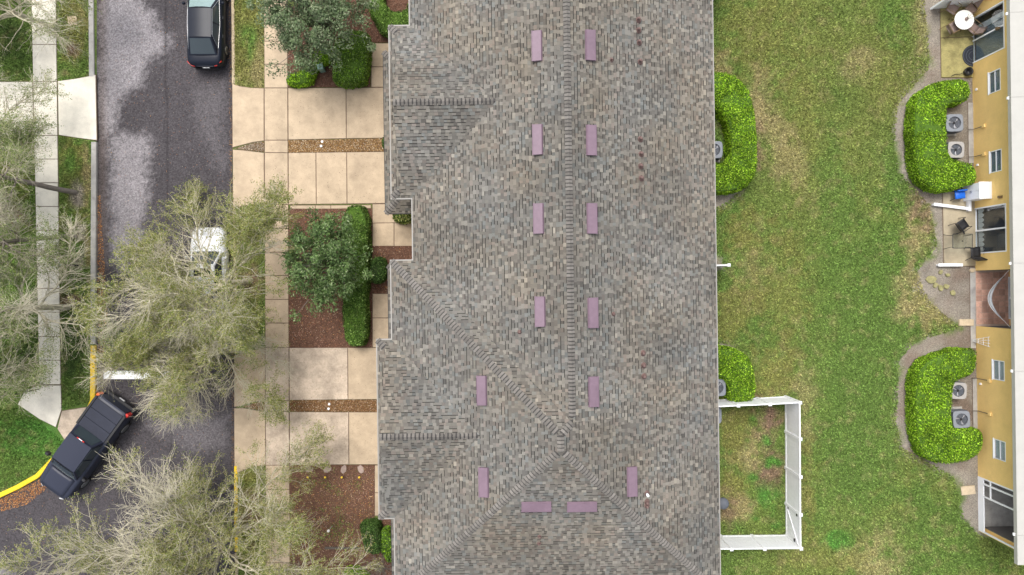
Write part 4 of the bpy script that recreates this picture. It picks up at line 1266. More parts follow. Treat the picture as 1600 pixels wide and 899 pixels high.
# ---- broad-leaved garden trees: clumps of larger glossy leaves on a short branching trunk
def garden_tree(label, centre_px, zc, rx, ry, rz, seed, cols, n_leaf=9000, size=(.10, .17), clumps=90, name='garden_tree', base_px=None, pr=None):
    rg = np.random.default_rng(seed)
    cx, cy, _ = W(*centre_px, zc)
    t = thing(name, label, 'tree', (cx, cy, 0))
    a = rg.uniform(0, 2 * np.pi, clumps); zz = rg.uniform(-.75, 1, clumps); rr = np.sqrt(1 - np.clip(zz, -1, 1) ** 2) * rg.uniform(.75, 1.1, clumps)
    sc_ = rg.uniform(.7, 1.02, clumps)
    Cc = np.stack([rr * np.cos(a) * rx * sc_, rr * np.sin(a) * ry * sc_, zc + zz * rz * sc_], 1)
    inn = rg.normal(0, .35, (clumps // 2, 3)) * np.array([rx, ry, rz]) + np.array([0, 0, zc])
    Cc = np.concatenate([Cc, inn])
    segs = [(0, 0, -.05, 0, 0, zc * .45, .09, .075)]
    for c in Cc[::2]:
        f = np.array([0, 0, zc * .45]); mid = (f + c) / 2 + rg.normal(0, .12, 3)
        segs += [(*f, *mid, .035, .02), (*mid, *c, .02, .008)]
    V, F = tubes_np(segs, 5)
    npmesh('trunk', V, F, M['bark_dark'], t, smooth=True)
    w = rg.uniform(.5, 1.5, len(Cc)); w /= w.sum()
    idx = rg.choice(len(Cc), n_leaf, p=w)
    rcl = rg.uniform(.22, .5, len(Cc))
    off = rg.normal(0, 1, (n_leaf, 3)); off = off / np.linalg.norm(off, axis=1, keepdims=True) * rg.uniform(.2, 1, (n_leaf, 1)) ** .5 * rcl[idx][:, None]
    P = Cc[idx] + off * np.array([1, 1, .7])
    N = norm(off / (np.linalg.norm(off, axis=1, keepdims=True) + 1e-6) + np.array([[0, 0, .9]]) + rg.normal(0, .45, (n_leaf, 3)))
    V, F = leafquads(P, N, rg.uniform(*size, n_leaf), rg.uniform(size[0] * .38, size[1] * .42, n_leaf))
    tone = rg.uniform(.8, 1.2, len(Cc))[idx][:, None]
    npmesh('crown', V, F, M['leaf_gloss'], t, col=pick(cols, n_leaf, .25, pr) * tone)['kind'] = 'stuff'
    return t
DARKL = [(0.075, 0.13, 0.035), (0.105, 0.17, 0.05), (0.15, 0.21, 0.085), (0.045, 0.085, 0.025), (0.23, 0.28, 0.14)]
GREYL = [(0.10, 0.15, 0.065), (0.135, 0.185, 0.085), (0.18, 0.22, 0.12), (0.065, 0.10, 0.045), (0.25, 0.28, 0.17)]
garden_tree('round dark green glossy-leaved tree in the mulch bed left of the long hedge', (508, 408), 3.6, 2.05, 2.25, 1.7, 3, DARKL, n_leaf=15000, clumps=120, pr=[.3, .28, .18, .16, .08])
garden_tree('grey-green broad-leaved tree at the top edge above the corner hedges', (488, 14), 3.8, 2.75, 2.75, 1.8, 8, GREYL, n_leaf=24000, clumps=170, pr=[.3, .26, .2, .14, .1])

# ---- clipped hedges
BRIGHT = [(0.165, 0.31, 0.016), (0.23, 0.40, 0.022), (0.10, 0.20, 0.012), (0.32, 0.48, 0.05), (0.05, 0.105, 0.008)]
MIDG = [(0.10, 0.18, 0.03), (0.14, 0.235, 0.045), (0.065, 0.12, 0.022), (0.20, 0.29, 0.08), (0.04, 0.08, 0.016)]
DEEP = [(0.05, 0.10, 0.022), (0.075, 0.14, 0.032), (0.032, 0.07, 0.016), (0.11, 0.18, 0.05)]
VARIEG = [(0.09, 0.15, 0.025), (0.30, 0.32, 0.09), (0.05, 0.09, 0.02), (0.40, 0.40, 0.16)]
def hedge(name, label, top_px, h, cols, dens=760, size=(.06, .115), rnd=.22, core='hedgecore_b', smooth_it=2, cat='hedge', rough=.085, seed=1, gloss=False, group=None):
    """top_px: outline of the clipped top as the photo shows it (at height h)"""
    # the outline in the photo is the foot of the hedge on the side facing the camera and its top on the far side
    mu = sum(p[0] for p in top_px) / len(top_px); mv = sum(p[1] for p in top_px) / len(top_px)
    ru, rv_ = mu - 800, mv - 449.5
    rl = math.hypot(ru, rv_); ru /= rl; rv_ /= rl
    ext = max(abs((u - mu) * ru + (v - mv) * rv_) for u, v in top_px)
    poly = ccw([W(u, v, h * (.12 + .88 * (.5 + .5 * max(-1, min(1, 1.6 * ((u - mu) * ru + (v - mv) * rv_) / ext)))))[:2] for u, v in top_px])
    if smooth_it: poly = smooth_poly(poly, smooth_it)
    cx = sum(p[0] for p in poly) / len(poly); cy = sum(p[1] for p in poly) / len(poly)
    loc = [(x - cx, y - cy) for x, y in poly]
    t = thing(name, label, cat, (cx, cy, 0), 0, group)
    n = len(loc)
    rings = [(0.10, 0.0), (0.06, h * .5), (0.06, h - rnd), (.09, h - rnd * .5), (.06 + rnd * .6, h - .06)]
    vs = []; fs = []
    for d, z in rings:
        vs += [(x, y, z) for x, y in inset(loc, d)]
    for r in range(len(rings) - 1):
        for i in range(n):
            j = (i + 1) % n
            fs.append((r * n + i, r * n + j, (r + 1) * n + j, (r + 1) * n + i))
    fs.append(tuple((len(rings) - 1) * n + i for i in range(n)))
    MB().add(vs, fs).build('branches', M[core], t, True)
    # leaves: top
    x, y = pts_in(loc, dens)
    d = dist_poly(x, y, loc)
    lump = (fbm(x + cx, y + cy, .45, seed) - .5) * rough * 2.2
    z = h - .02 - rnd * np.clip(1 - d / rnd, 0, 1) ** 2 + lump + RNG.uniform(-.05, .03, len(x))
    P1 = np.stack([x, y, z], 1)
    N1 = np.stack([RNG.normal(0, .55, len(x)), RNG.normal(0, .55, len(x)), np.full(len(x), 1.0)], 1)
    # leaves: sides
    per = [(loc[i], loc[(i + 1) % n]) for i in range(n)]
    ls = np.array([math.hypot(b[0] - a[0], b[1] - a[1]) for a, b in per])
    ns = int(ls.sum() * h * dens * .8)
    k = RNG.choice(n, ns, p=ls / ls.sum()); tt = RNG.uniform(0, 1, ns)
    A = np.array([p[0] for p in per])[k]; B = np.array([p[1] for p in per])[k]
    xy = A + (B - A) * tt[:, None]
    e = B - A; e = e / (np.linalg.norm(e, axis=1, keepdims=True) + 1e-9)
    on = np.stack([e[:, 1], -e[:, 0]], 1)
    zz = RNG.uniform(.05, h - rnd * .6, ns)
    xy = xy + on * (RNG.uniform(-.06, .03, ns) + (fbm(xy[:, 0] + cx, xy[:, 1] + zz, .5, seed + 3) - .5) * rough * 2)[:, None]
    P2_ = np.concatenate([xy, zz[:, None]], 1)
    N2 = np.concatenate([on, np.full((ns, 1), .5)], 1) + RNG.normal(0, .45, (ns, 3))
    P = np.concatenate([P1, P2_]); N = norm(np.concatenate([N1, N2]))
    V, F = leafquads(P, N, RNG.uniform(*size, len(P)), RNG.uniform(size[0] * .5, size[1] * .55, len(P)))
    pat = (.55 + .85 * fbm(P[:, 0] + cx, P[:, 1] + cy, .6, seed + 9))[:, None]
    npmesh('leaves', V, F, M['leaf_gloss' if gloss else 'leaf'], t, col=pick(cols, len(P), .2) * pat * np.clip(np.exp(RNG.normal(.05, .35, (len(P), 1))), .35, 2))['kind'] = 'stuff'
    return t
hedge('hedge', 'low bright green clipped hedge bending around the mulch at the drive corner', [(443, 116), (470, 112), (480, 95), (492, 75), (520, 70), (522, 100), (500, 106), (492, 122), (490, 135), (450, 137)], .55, BRIGHT, seed=2)
hedge('hedge', 'boxy clipped hedge beside the front walk, shaded by the grey-green tree', [(523, 48), (573, 46), (577, 70), (577, 130), (568, 136), (530, 136), (522, 128)], 1.15, MIDG + BRIGHT[:1], seed=3, rnd=.15, smooth_it=1)
hedge('hedge', 'L-shaped green hedge around a mulch square at the top edge', [(574, -40), (600, -40), (600, 18), (636, 22), (640, 0), (650, 0), (650, 52), (640, 64), (600, 62), (588, 35), (576, 20)], .7, MIDG, seed=4, smooth_it=1)
hedge('hedge', 'long straight clipped hedge beside the middle front walk', [(532, 324), (580, 323), (580, 420), (576, 470), (579, 538), (540, 542), (535, 500), (534, 420)], 1.1, MIDG + DEEP[:2], seed=5, rnd=.14, smooth_it=1)
hedge('bush', 'round dark green bush by the entry between two mulch patches', [(577, 405), (600, 402), (607, 415), (606, 438), (592, 444), (577, 440)], 1.0, DEEP, seed=6, cat='bush', core='hedgecore')
hedge('bush', 'small yellow-green variegated bush beside the entry slabs', [(613, 332), (640, 330), (648, 340), (644, 349), (625, 350), (613, 344)], .6, VARIEG, seed=7, cat='bush', dens=420, size=(.08, .14))
hedge('hedge', 'dark green upright boxed hedge below the stepping stone garden', [(568, 811), (592, 810), (597, 818), (596, 862), (588, 869), (570, 867), (566, 850), (566, 820)], 1.1, DEEP, seed=8, core='hedgecore', smooth_it=1)
hedge('bush', 'oval bright green bush against the lower garage wall', [(598, 822), (611, 820), (616, 840), (614, 878), (606, 884), (596, 865), (593, 845)], .9, MIDG + BRIGHT[:3], seed=9, cat='bush')
hedge('bush', 'bright green bush at the bottom edge left of the roof', [(533, 899), (545, 886), (565, 885), (580, 896), (582, 915), (560, 925), (535, 920)], .7, BRIGHT, seed=10, cat='bush')
hedge('hedge', 'large rounded bright hedge wrapping a condenser at the east eave, upper', [(1090, 112), (1130, 112), (1158, 122), (1176, 148), (1183, 195), (1182, 245), (1175, 278), (1155, 298), (1130, 305), (1090, 306), (1090, 258), (1136, 262), (1138, 200), (1120, 168), (1090, 165)], 1.1, BRIGHT, seed=11, smooth_it=1)
hedge('hedge', 'rounded bright hedge beside the white fence at the east eave', [(1085, 540), (1125, 540), (1150, 546), (1172, 562), (1182, 590), (1183, 626), (1150, 630), (1138, 628), (1136, 588), (1085, 588)], 1.1, BRIGHT, seed=12)
hedge('hedge', 'bright C-shaped hedge around two condensers below the mossy patio', [(1440, 138), (1480, 125), (1517, 122), (1520, 158), (1480, 163), (1474, 180), (1474, 252), (1500, 254), (1527, 258), (1526, 288), (1500, 292), (1470, 302), (1445, 302), (1422, 282), (1414, 245), (1413, 190), (1420, 158)], 1.05, BRIGHT, seed=13)
hedge('hedge', 'bright C-shaped hedge around two condensers at the lower yellow wall', [(1440, 556), (1475, 545), (1515, 544), (1524, 552), (1524, 585), (1486, 592), (1480, 610), (1482, 665), (1500, 672), (1536, 670), (1541, 690), (1534, 714), (1500, 724), (1455, 722), (1425, 704), (1416, 660), (1415, 600), (1422, 572)], 1.05, BRIGHT, seed=14)

# small dark clipped shrub at the end of the upper gravel strip
hedge('bush', 'narrow dark shrub where the golden gravel strip meets the house', [(598, 208), (612, 208), (612, 234), (598, 234)], .7, DEEP, seed=15, cat='bush', core='hedgecore', smooth_it=1)

# ---- bare brown shrub at the bottom edge
def bare_shrub(label, px, rad, seed):
    rg = random.Random(seed)
    t = thing('bare_shrub', label, 'shrub', (*W(*px)[:2], 0))
    segs = []
    for i in range(70):
        az = rg.uniform(0, 6.28); el = rg.uniform(.3, 1.2)
        p = Vector((0, 0, 0)); d = Vector((math.cos(az) * math.cos(el), math.sin(az) * math.cos(el), math.sin(el)))
        for k in range(5):
            d = (d + Vector((rg.gauss(0, .2), rg.gauss(0, .2), rg.gauss(0, .15)))).normalized()
            q = p + d * rad * .25
            segs.append((*p, *q, .012 - .002 * k, .010 - .002 * k)); p = q
            if k > 1:
                d2 = (d + Vector((rg.gauss(0, .6), rg.gauss(0, .6), rg.gauss(0, .3)))).normalized()
                segs.append((*p, *(p + d2 * rad * .3), .006, .003))
    V, F = tubes_np(segs, 3)
    npmesh('stems', V, F, M['bark_dark'], t)
    return t
bare_shrub('bare brown twiggy shrub by the lower garage wall at the bottom edge', (597, 886), .8, 4)
bare_shrub('leafless shrub in the corner bed below the bare oak, bottom edge', (470, 905), .9, 9)

# ================================================================== VEHICLES
def loft(m, stations, closed_ends=True):
    """stations (x, halfwidth, zlow, ztop, crown)"""
    prof = []
    for (x, w, zl, zt, c) in stations:
        zm = zl + (zt - zl) * .55
        half = [(-.84, zl), (-.97, zl + .07), (-1.0, zl + .3 * (zt - zl)), (-1.0, zm), (-.975, zt - .12), (-.93, zt - .045), (-.84, zt - .008), (-.55, zt + c * .65), (0, zt + c)]
        ring = [(x, a * w, z) for a, z in half] + [(x, -a * w, z) for a, z in half[-2::-1]]
        prof.append(ring)
    n = len(prof[0])
    vs = [p for r in prof for p in r]
    fs = []
    for i in range(len(prof) - 1):
        for k in range(n - 1):
            fs.append((i * n + k, i * n + k + 1, (i + 1) * n + k + 1, (i + 1) * n + k))
        fs.append((i * n + n - 1, i * n, (i + 1) * n, (i + 1) * n + n - 1))
    fs.append(tuple(range(n))); fs.append(tuple((len(prof) - 1) * n + k for k in range(n - 1, -1, -1)))
    # orient outwards
    return m.add(vs, [f[::-1] for f in fs])
def surf(a0, a1, b0, b1, bulge, off=0.0, ia=(0, 1), ib=(0, 1)):
    """surface between edge a (a0->a1) and edge b (b0->b1), crowned across"""
    a0, a1, b0, b1 = map(Vector, (a0, a1, b0, b1))
    nrm = (b0 - a0 + b1 - a1).cross(a1 - a0).normalized()
    if nrm.z < -.01: nrm = -nrm
    def P(s, t):
        s = ia[0] + (ia[1] - ia[0]) * s; t = ib[0] + (ib[1] - ib[0]) * t
        p = (a0.lerp(a1, t)).lerp(b0.lerp(b1, t), s)
        return p + nrm * (bulge * (1 - (2 * t - 1) ** 2) + off)
    return P
def wheel(parent, x, y, r, w, side):
    m = MB()
    prof = [(r * .62, -w / 2), (r * .93, -w / 2), (r, -w / 2 + .04), (r, w / 2 - .04), (r * .93, w / 2), (r * .62, w / 2)]
    Rm = Matrix.Translation((x, y, r)) @ Matrix.Rotation(math.pi / 2, 4, 'X')
    m.lathe(prof, 22, M=Rm)
    wh = m.build('wheel', M['rubber'], parent, True)
    m = MB()
    s = side
    z0 = -s * (w / 2 - .015)
    for k in range(6):
        an = k * math.pi / 3
        Rk = Rm @ Matrix.Rotation(an, 4, 'Z')
        m.box(.04, r * .63, -.035, .035, min(z0, z0 - s * .02), max(z0, z0 - s * .02), Rk)
    m.lathe([(.07, z0 - .015), (.07, z0 + .015)], 12, M=Rm)
    m.lathe([(r * .58, z0 - .02), (r * .64, z0 - .02), (r * .64, z0 + .02), (r * .58, z0 + .02)], 20, M=Rm)
    m.build('rim', M['rim'], wh, True)
def car(name, label, loc, rz, paint, kind='sedan', screen_mat=None):
    t = thing(name, label, 'car', loc, rz)
    pm_ = M[paint]
    st = [(-2.37, .60, .42, .74, .01), (-2.31, .78, .30, .90, .01), (-2.12, .86, .22, .97, .015), (-1.8, .90, .18, .985, .02), (-1.2, .91, .17, .98, .0), (0, .91, .17, .955, .0), (.9, .91, .17, .945, .02), (1.4, .90, .18, .90, .05), (1.85, .87, .2, .83, .05), (2.18, .80, .26, .74, .03), (2.34, .62, .36, .60, .01)]
    b = loft(MB(), st).build('body', pm_, t, True)
    A = [(1.12, -.78, .93), (1.12, .78, .93)]; B_ = [(.36, -.58, 1.41), (.36, .58, 1.41)]
    Cc = [(-1.08, -.57, 1.40), (-1.08, .57, 1.40)]; D = [(-1.86, -.72, .985), (-1.86, .72, .985)]
    m = MB()
    m.patch(surf(*A, *B_, .05), 5, 8); m.patch(surf(*B_, *Cc, .05), 6, 8); m.patch(surf(*Cc, *D, .05), 5, 8)
    for s in (0, 1):
        a, b_, c, d = A[s], B_[s], Cc[s], D[s]
        e = (-.35, (-.82, .82)[s], .94)
        m.add([a, b_, c, d, e], [(0, 1, 4), (1, 2, 4), (2, 3, 4)])
    m.build('roof', pm_, t, True)
    MB().patch(surf(*A, *B_, .05, .006, (.08, .93), (.05, .95)), 5, 8).build('windshield', M[screen_mat or 'carglass'], t, True)
    MB().patch(surf(*Cc, *D, .05, .006, (.06, .92), (.06, .94)), 5, 8).build('rear_window', M['carglass'], t, True)
    MB().patch(surf(*B_, *Cc, .05, .005, (.10, .40), (.14, .86)), 4, 6).build('sunroof', M['carblack'], t, True)
    for s in (-1, 1):
        off = s * .012
        q = lambda x, y, z: (x, s * y + off, z)
        for nm, pts in (('side_window', [q(.92, .775, .985), q(.32, .62, 1.345), q(-.30, .615, 1.36), q(-.30, .80, .985)]), ('side_window', [q(-.36, .80, .985), q(-.36, .615, 1.36), q(-.98, .61, 1.335), q(-1.45, .745, 1.0)])):
            mm = MB().add(pts + [(x, y - s * .02, z) for x, y, z in pts], [(0, 1, 2, 3), (7, 6, 5, 4), (0, 4, 5, 1), (1, 5, 6, 2), (2, 6, 7, 3), (3, 7, 4, 0)])
            mm.build(nm, M['carglass'], t)
        MB().tube([q(.98, .79, .975), q(.34, .60, 1.375), q(-.95, .595, 1.365), q(-1.52, .75, .995), q(-.3, .822, .97), q(.98, .79, .975)], .008, 5).build('window_trim', M['chrome'], t)
        for x in (.12, -.82): MB().box(x - .08, x + .08, s * .915 - .01, s * .915 + .01, .78, .80).build('door_handle', pm_, t)
        m = MB(); m.lathe([(.0, -.09), (.07, -.06), (.085, 0), (.07, .06), (0, .09)], 10, M=Matrix.Translation((.78, s * 1.0, 1.0)) @ Matrix.Rotation(math.pi / 2, 4, 'X'))
        m.tube([(.8, s * .9, .95), (.79, s * .98, .99)], .02, 5); m.build('mirror', pm_, t, True)
        MB().patch(lambda a, c: (-2.36 + .26 * a * a + .012 * 0 - .008, s * (.50 + .37 * a - .0), .74 + .12 * c + .02 * a), 5, 2, .02).build('taillight', M['redlens'], t, True)
        MB().patch(lambda a, c: (2.36 - .42 * a * a + .004, s * (.42 + .42 * a), .60 + .11 * c + .05 * a), 5, 2, -.02).build('headlight', M['headlamp'], t, True)
        for x in (1.40, -1.40): wheel(t, x, s * .82, .33, .21, s)
    MB().box(-2.405, -2.39, -.17, .17, .60, .70).build('license_plate', M['white'], t)
    MB().box(-2.40, -2.28, -.62, .62, .36, .48).build('rear_bumper', M['black'], t)
    return t
ZR = -0.10
car('parked_sedan', 'glossy black sedan parked by the kerb at the top edge', (-15.68, 13.66, ZR), math.pi / 2, 'carblack', screen_mat='teal_glass')
car('parked_sedan', 'white sedan parked by the kerb under the pale-twigged oak', (-15.55, .75, ZR), math.pi / 2, 'carwhite')

def truck(loc, rz):
    t = thing('pickup_truck', 'dark navy pickup truck with tonneau cover turning at the street corner', 'truck', loc, rz)
    p = M['carnavy']
    loft(MB(), [(-2.76, .90, .5, 1.16, 0), (-2.70, .95, .42, 1.22, 0), (-2.0, .97, .36, 1.22, 0), (-.95, .97, .34, 1.22, 0), (0, .97, .32, 1.18, 0), (1.3, .97, .32, 1.16, .02), (1.75, .96, .34, 1.14, .05), (2.4, .93, .38, 1.08, .05), (2.68, .86, .44, 1.0, .03), (2.78, .74, .5, .86, .01)]).build('body', p, t, True)
    A = [(1.42, -.80, 1.17), (1.42, .80, 1.17)]; B_ = [(.78, -.66, 1.82), (.78, .66, 1.82)]
    Cc = [(-.72, -.66, 1.83), (-.72, .66, 1.83)]; D = [(-1.0, -.80, 1.22), (-1.0, .80, 1.22)]
    m = MB()
    m.patch(surf(*A, *B_, .05), 4, 8); m.patch(surf(*B_, *Cc, .04), 5, 8); m.patch(surf(*Cc, *D, .02), 4, 8)
    for s in (0, 1):
        m.add([A[s], B_[s], Cc[s], D[s]], [(0, 1, 2, 3)])
    m.build('cab_roof', p, t, True)
    MB().patch(surf(*A, *B_, .05, .006, (.06, .95), (.05, .95)), 4, 8, .004).build('windshield', M['carglass'], t, True)
    P = surf(*Cc, *D, .02, 0, (.12, .92), (.08, .92))
    MB().patch(lambda a, b: Vector(P(a, b)) + Vector((-.012, 0, .004)), 4, 6).build('rear_window', M['carglass'], t, True)
    MB().box(-.77, -.73, -.22, .22, 1.835, 1.865).build('brake_light', M['redlens'], t)
    MB().box(-.775, -.735, -.10, .10, 1.868, 1.872).build('cargo_lamp', M['white'], t)
    Ph = surf((1.50, -.72, 1.19), (1.50, .72, 1.19), (2.55, -.66, 1.115), (2.55, .66, 1.115), .045)
    MB().patch(Ph, 6, 8, .012).build('hood', p, t, True)
    MB().tube([(1.46, -.6, 1.215), (1.44, .0, 1.25), (1.46, .6, 1.215)], .012, 5).build('wiper', M['black'], t)
    # tonneau cover in three hinged panels, bed rails, tailgate
    for i in range(3):
        x0 = -2.62 + i * .55
        MB().cbox(x0 + .006, x0 + .544, -.80, .80, 1.225, 1.255, .012).build('tonneau_panel', M['tonneau'], t)
    for s in (-1, 1):
        MB().cbox(-2.68, -.98, s * .88 - .065, s * .88 + .065, 1.22, 1.262, .015).build('bed_rail', M['black'], t)
        q = lambda x, y, z: (x, s * y, z)
        for pts in ([q(1.2, .825, 1.22), q(.74, .695, 1.75), q(.10, .695, 1.76), q(.10, .84, 1.22)], [q(.02, .84, 1.22), q(.02, .695, 1.76), q(-.62, .695, 1.75), q(-.80, .83, 1.22)]):
            MB().add(pts + [(x, y - s * .03, z) for x, y, z in pts], [(0, 1, 2, 3), (7, 6, 5, 4), (0, 4, 5, 1), (1, 5, 6, 2), (2, 6, 7, 3), (3, 7, 4, 0)]).build('side_window', M['carglass'], t)
        m = MB(); m.cbox(1.0, 1.14, s * 1.14 - .1, s * 1.14 + .1, 1.2, 1.42, .03); m.tube([(1.08, s * .93, 1.2), (1.08, s * 1.08, 1.26)], .025, 5); m.build('mirror', M['black'], t)
        MB().box(-2.80, -2.62, s * .90 - .07, s * .90 + .075, .80, 1.17).build('taillight', M['orangelens'] if s < 0 else M['redlens'], t)
        MB().patch(lambda a, c: (2.79 - .3 * a * a, s * (.5 + .38 * a), .80 + .15 * c), 4, 2, -.02).build('headlight', M['headlamp'], t, True)
        for x in (1.75, -1.75): wheel(t, x, s * .84, .40, .27, s)
        MB().box(-.7, 1.1, s * .98 - .04, s * .98 + .05, .36, .42).build('running_board', M['black'], t)
    MB().box(-2.80, -2.755, -.78, .78, .62, 1.2).build('tailgate', p, t)
    MB().box(-2.94, -2.77, -.9, .9, .42, .60).build('rear_bumper', M['black'], t)
    MB().box(-2.955, -2.945, -.16, .16, .46, .56).build('license_plate', M['white'], t)
    return t
truck((W(127, 701, 1.0)[0], W(127, 701, 1.0)[1], ZR), math.atan2(-124, -90))

# ================================================================== CONDENSERS
def condenser(label, top_px, size, h, rz, light=False, group='air conditioning condensers'):
    x, y, _ = W(*top_px, h)
    t = thing('condenser', label, 'air conditioner', (x, y, 0.0), rz, group)
    s = size / 2
    MB().cbox(-s - .1, s + .1, -s - .1, s + .1, -.02, .07, .015).build('pad', M['kerb'], t)
    m = MB()
    m.box(-s + .03, s - .03, -s + .03, s - .03, .07, h - .08)
    for k in range(9):                                   # louvred sides
        z = .12 + k * (h - .25) / 9
        m.box(-s, s, -s, -s + .028, z, z + .035); m.box(-s, s, s - .028, s, z, z + .035)
        m.box(-s, -s + .028, -s + .03, s - .03, z, z + .035); m.box(s - .028, s, -s + .03, s - .03, z, z + .035)
    m.build('cabinet', M['slate'], t)
    # top: square plate with rounded corners and a round fan opening
    m = MB(); n = 32; r0 = s * .74
    sq = []
    for k in range(n):
        an = 2 * math.pi * k / n
        c, d = math.cos(an), math.sin(an)
        q = (abs(c) ** 6 + abs(d) ** 6) ** (-1 / 6)
        sq.append((c * q * (s + .012), d * q * (s + .012)))
    ci = [(r0 * math.cos(2 * math.pi * k / n), r0 * math.sin(2 * math.pi * k / n)) for k in range(n)]
    vs = [(a, b, h - .07) for a, b in sq] + [(a, b, h - .012) for a, b in sq] + [(a * .95, b * .95, h) for a, b in sq] + [(a, b, h) for a, b in ci] + [(a, b, h - .06) for a, b in ci]
    fs = []
    for r in range(4):
        for k in range(n):
            j = (k + 1) % n
            fs.append((r * n + k, r * n + j, (r + 1) * n + j, (r + 1) * n + k))
    m.add(vs, fs); m.build('top_panel', M['ac_light' if light else 'ac'], t)
    MB().lathe([(0.001, h - .16), (r0 * .99, h - .16)], n).build('shroud', M['dark'], t)
    for k in range(3):
        an = k * 2.094 + rz * 3 + .4
        m = MB()
        m.patch(lambda a, b: (math.cos(an + (b - .5) * (.45 + .55 * a)) * (.05 + a * (r0 - .08)), math.sin(an + (b - .5) * (.45 + .55 * a)) * (.05 + a * (r0 - .08)), h - .11 + .05 * b), 4, 4, .008)
        m.build('fan_blade', M['fan'], t, True)
    MB().lathe([(.06, h - .14), (.06, h - .05), (.02, h - .045)], 12).build('fan_hub', M['black'], t)
    m = MB()
    for rr in (.28, .5, .72, .93):
        m.ring(r0 * rr - .003, r0 * rr + .003, h - .006, h + .002, 24)
    for k in range(8):
        an = k * math.pi / 4
        m.tube([(.03 * math.cos(an), .03 * math.sin(an), h - .003), (r0 * math.cos(an), r0 * math.sin(an), h - .003)], .004, 4)
    m.build('fan_grille', M['black'], t)
    return t
condenser('grey condenser in the hedge notch, upper of the pair by the mossy patio', (1492, 192), .86, .78, .03)
condenser('beige-grey condenser in the hedge notch, lower of the pair by the mossy patio', (1494.5, 234), .80, .78, -.02, True)
condenser('grey condenser in the lower hedge notch, upper of that pair', (1498, 611), .82, .74, -.03, True)
condenser('grey condenser in the lower hedge notch, lower of that pair', (1503, 656), .84, .80, .04)
condenser('condenser half hidden by the east eave inside the upper round hedge', (1116, 234), .84, .78, 0)
condenser('condenser half hidden by the east eave beside the white fence', (1121, 606), .84, .78, .02)
condenser('condenser just inside the white fence, mostly under the east eave', (1115, 650), .80, .78, .0)

# ================================================================== WHITE VINYL FENCE
def fence(name, label, pts_px, h=1.83, spacing=None, gates=(), rz=0.0):
    P = [Vector((*W(u, v)[:2], 0)) for u, v in pts_px]
    t = thing(name, label, 'fence', tuple(P[0]))
    o = P[0]
    P = [p - o for p in P]
    mp = MB().cbox(-.065, .065, -.065, .065, -.1, h + .06, .0).mesh('post', M['white'])
    cp = MB().add([(-.08, -.08, h + .06), (.08, -.08, h + .06), (.08, .08, h + .06), (-.08, .08, h + .06), (-.08, -.08, h + .085), (.08, -.08, h + .085), (.08, .08, h + .085), (-.08, .08, h + .085), (0, 0, h + .15)],
                  [(3, 2, 1, 0), (0, 1, 5, 4), (1, 2, 6, 5), (2, 3, 7, 6), (3, 0, 4, 7), (4, 5, 8), (5, 6, 8), (6, 7, 8), (7, 4, 8)]).mesh('post_cap', M['white'])
    for i, p in enumerate(P):
        po = link('post', mp, t); po.location = p
        if i + 1 < len(P) or i == len(P) - 1:
            c = link('post_cap', cp, po)
    for i, (a, b) in enumerate(zip(P[:-1], P[1:])):
        d = b - a; L = d.length - .13
        an = math.atan2(d.y, d.x)
        Mx = Matrix.Translation(a + d.normalized() * .065) @ Matrix.Rotation(an, 4, 'Z')
        nb = max(3, int(L / .16))
        m = MB(); bw = L / nb
        for k in range(nb):
            m.box(k * bw + .004, (k + 1) * bw - .004, -.014, .014, .10, h - .12)
        pn = m.build('gate' if i in gates else 'fence_panel', M['white'], t)
        pn.matrix_local = Mx
        MB().cbox(0, L, -.03, .03, h - .13, h + .01, .006).build('rail', M['white'], pn)
        MB().cbox(0, L, -.03, .03, .04, .17, .006).build('rail', M['white'], pn)
        if i in gates:
            MB().tube([(.0, -.035, .2), (L, -.035, h - .2)], .022, 6).build('brace', M['white'], pn)
            MB().box(.02, .14, -.045, .045, h - .42, h - .32).build('hinge', M['black'], pn)
            MB().box(.02, .14, -.045, .045, .32, .42).build('hinge', M['black'], pn)
            MB().box(L - .16, L - .02, -.05, .05, 1.1, 1.22).build('latch', M['black'], pn)
    return t
fence('vinyl_fence', 'white vinyl privacy fence enclosing the patchy grass yard with a gate', [(1085, 627), (1135, 624.5), (1182, 622.5), (1226.5, 620), (1227, 674), (1227.3, 730), (1227.5, 786), (1228, 836), (1174, 836.5), (1125, 837), (1085, 837)], gates=(6,))
fence('vinyl_fence', 'short white fence end showing past the roof at the top right corner', [(1080, 2), (1112, 0), (1112, -50)])
fence('vinyl_fence', 'white fence end poking out from the east eave midway down', [(1080, 416.5), (1124, 416)], h=1.5)

# ================================================================== THE YELLOW BUILDING (east)
# local frame shared with the townhouse (turned by TH); wall face at XW
XW = 24.13; ZT = 3.22
def BL(u, v): return UL(u, v)          # pixel on the ground -> local
def yl(v): return UL(1524, v)[1]
b2 = thing('yellow_building', 'single-storey yellow stucco building with pale flat roof edge and patio doors', 'house', (0, 0, 0), TH)
XB = XW + 7.0
YT, YB = yl(-80), yl(830)
Y_D1 = (yl(100), yl(30)); Y_D2 = (yl(397), yl(326)); Y_P = (yl(510), yl(423)); Y_L = (yl(829), yl(744))
wins = [(142, 34), (261, 34), (573, 31), (692, 31)]
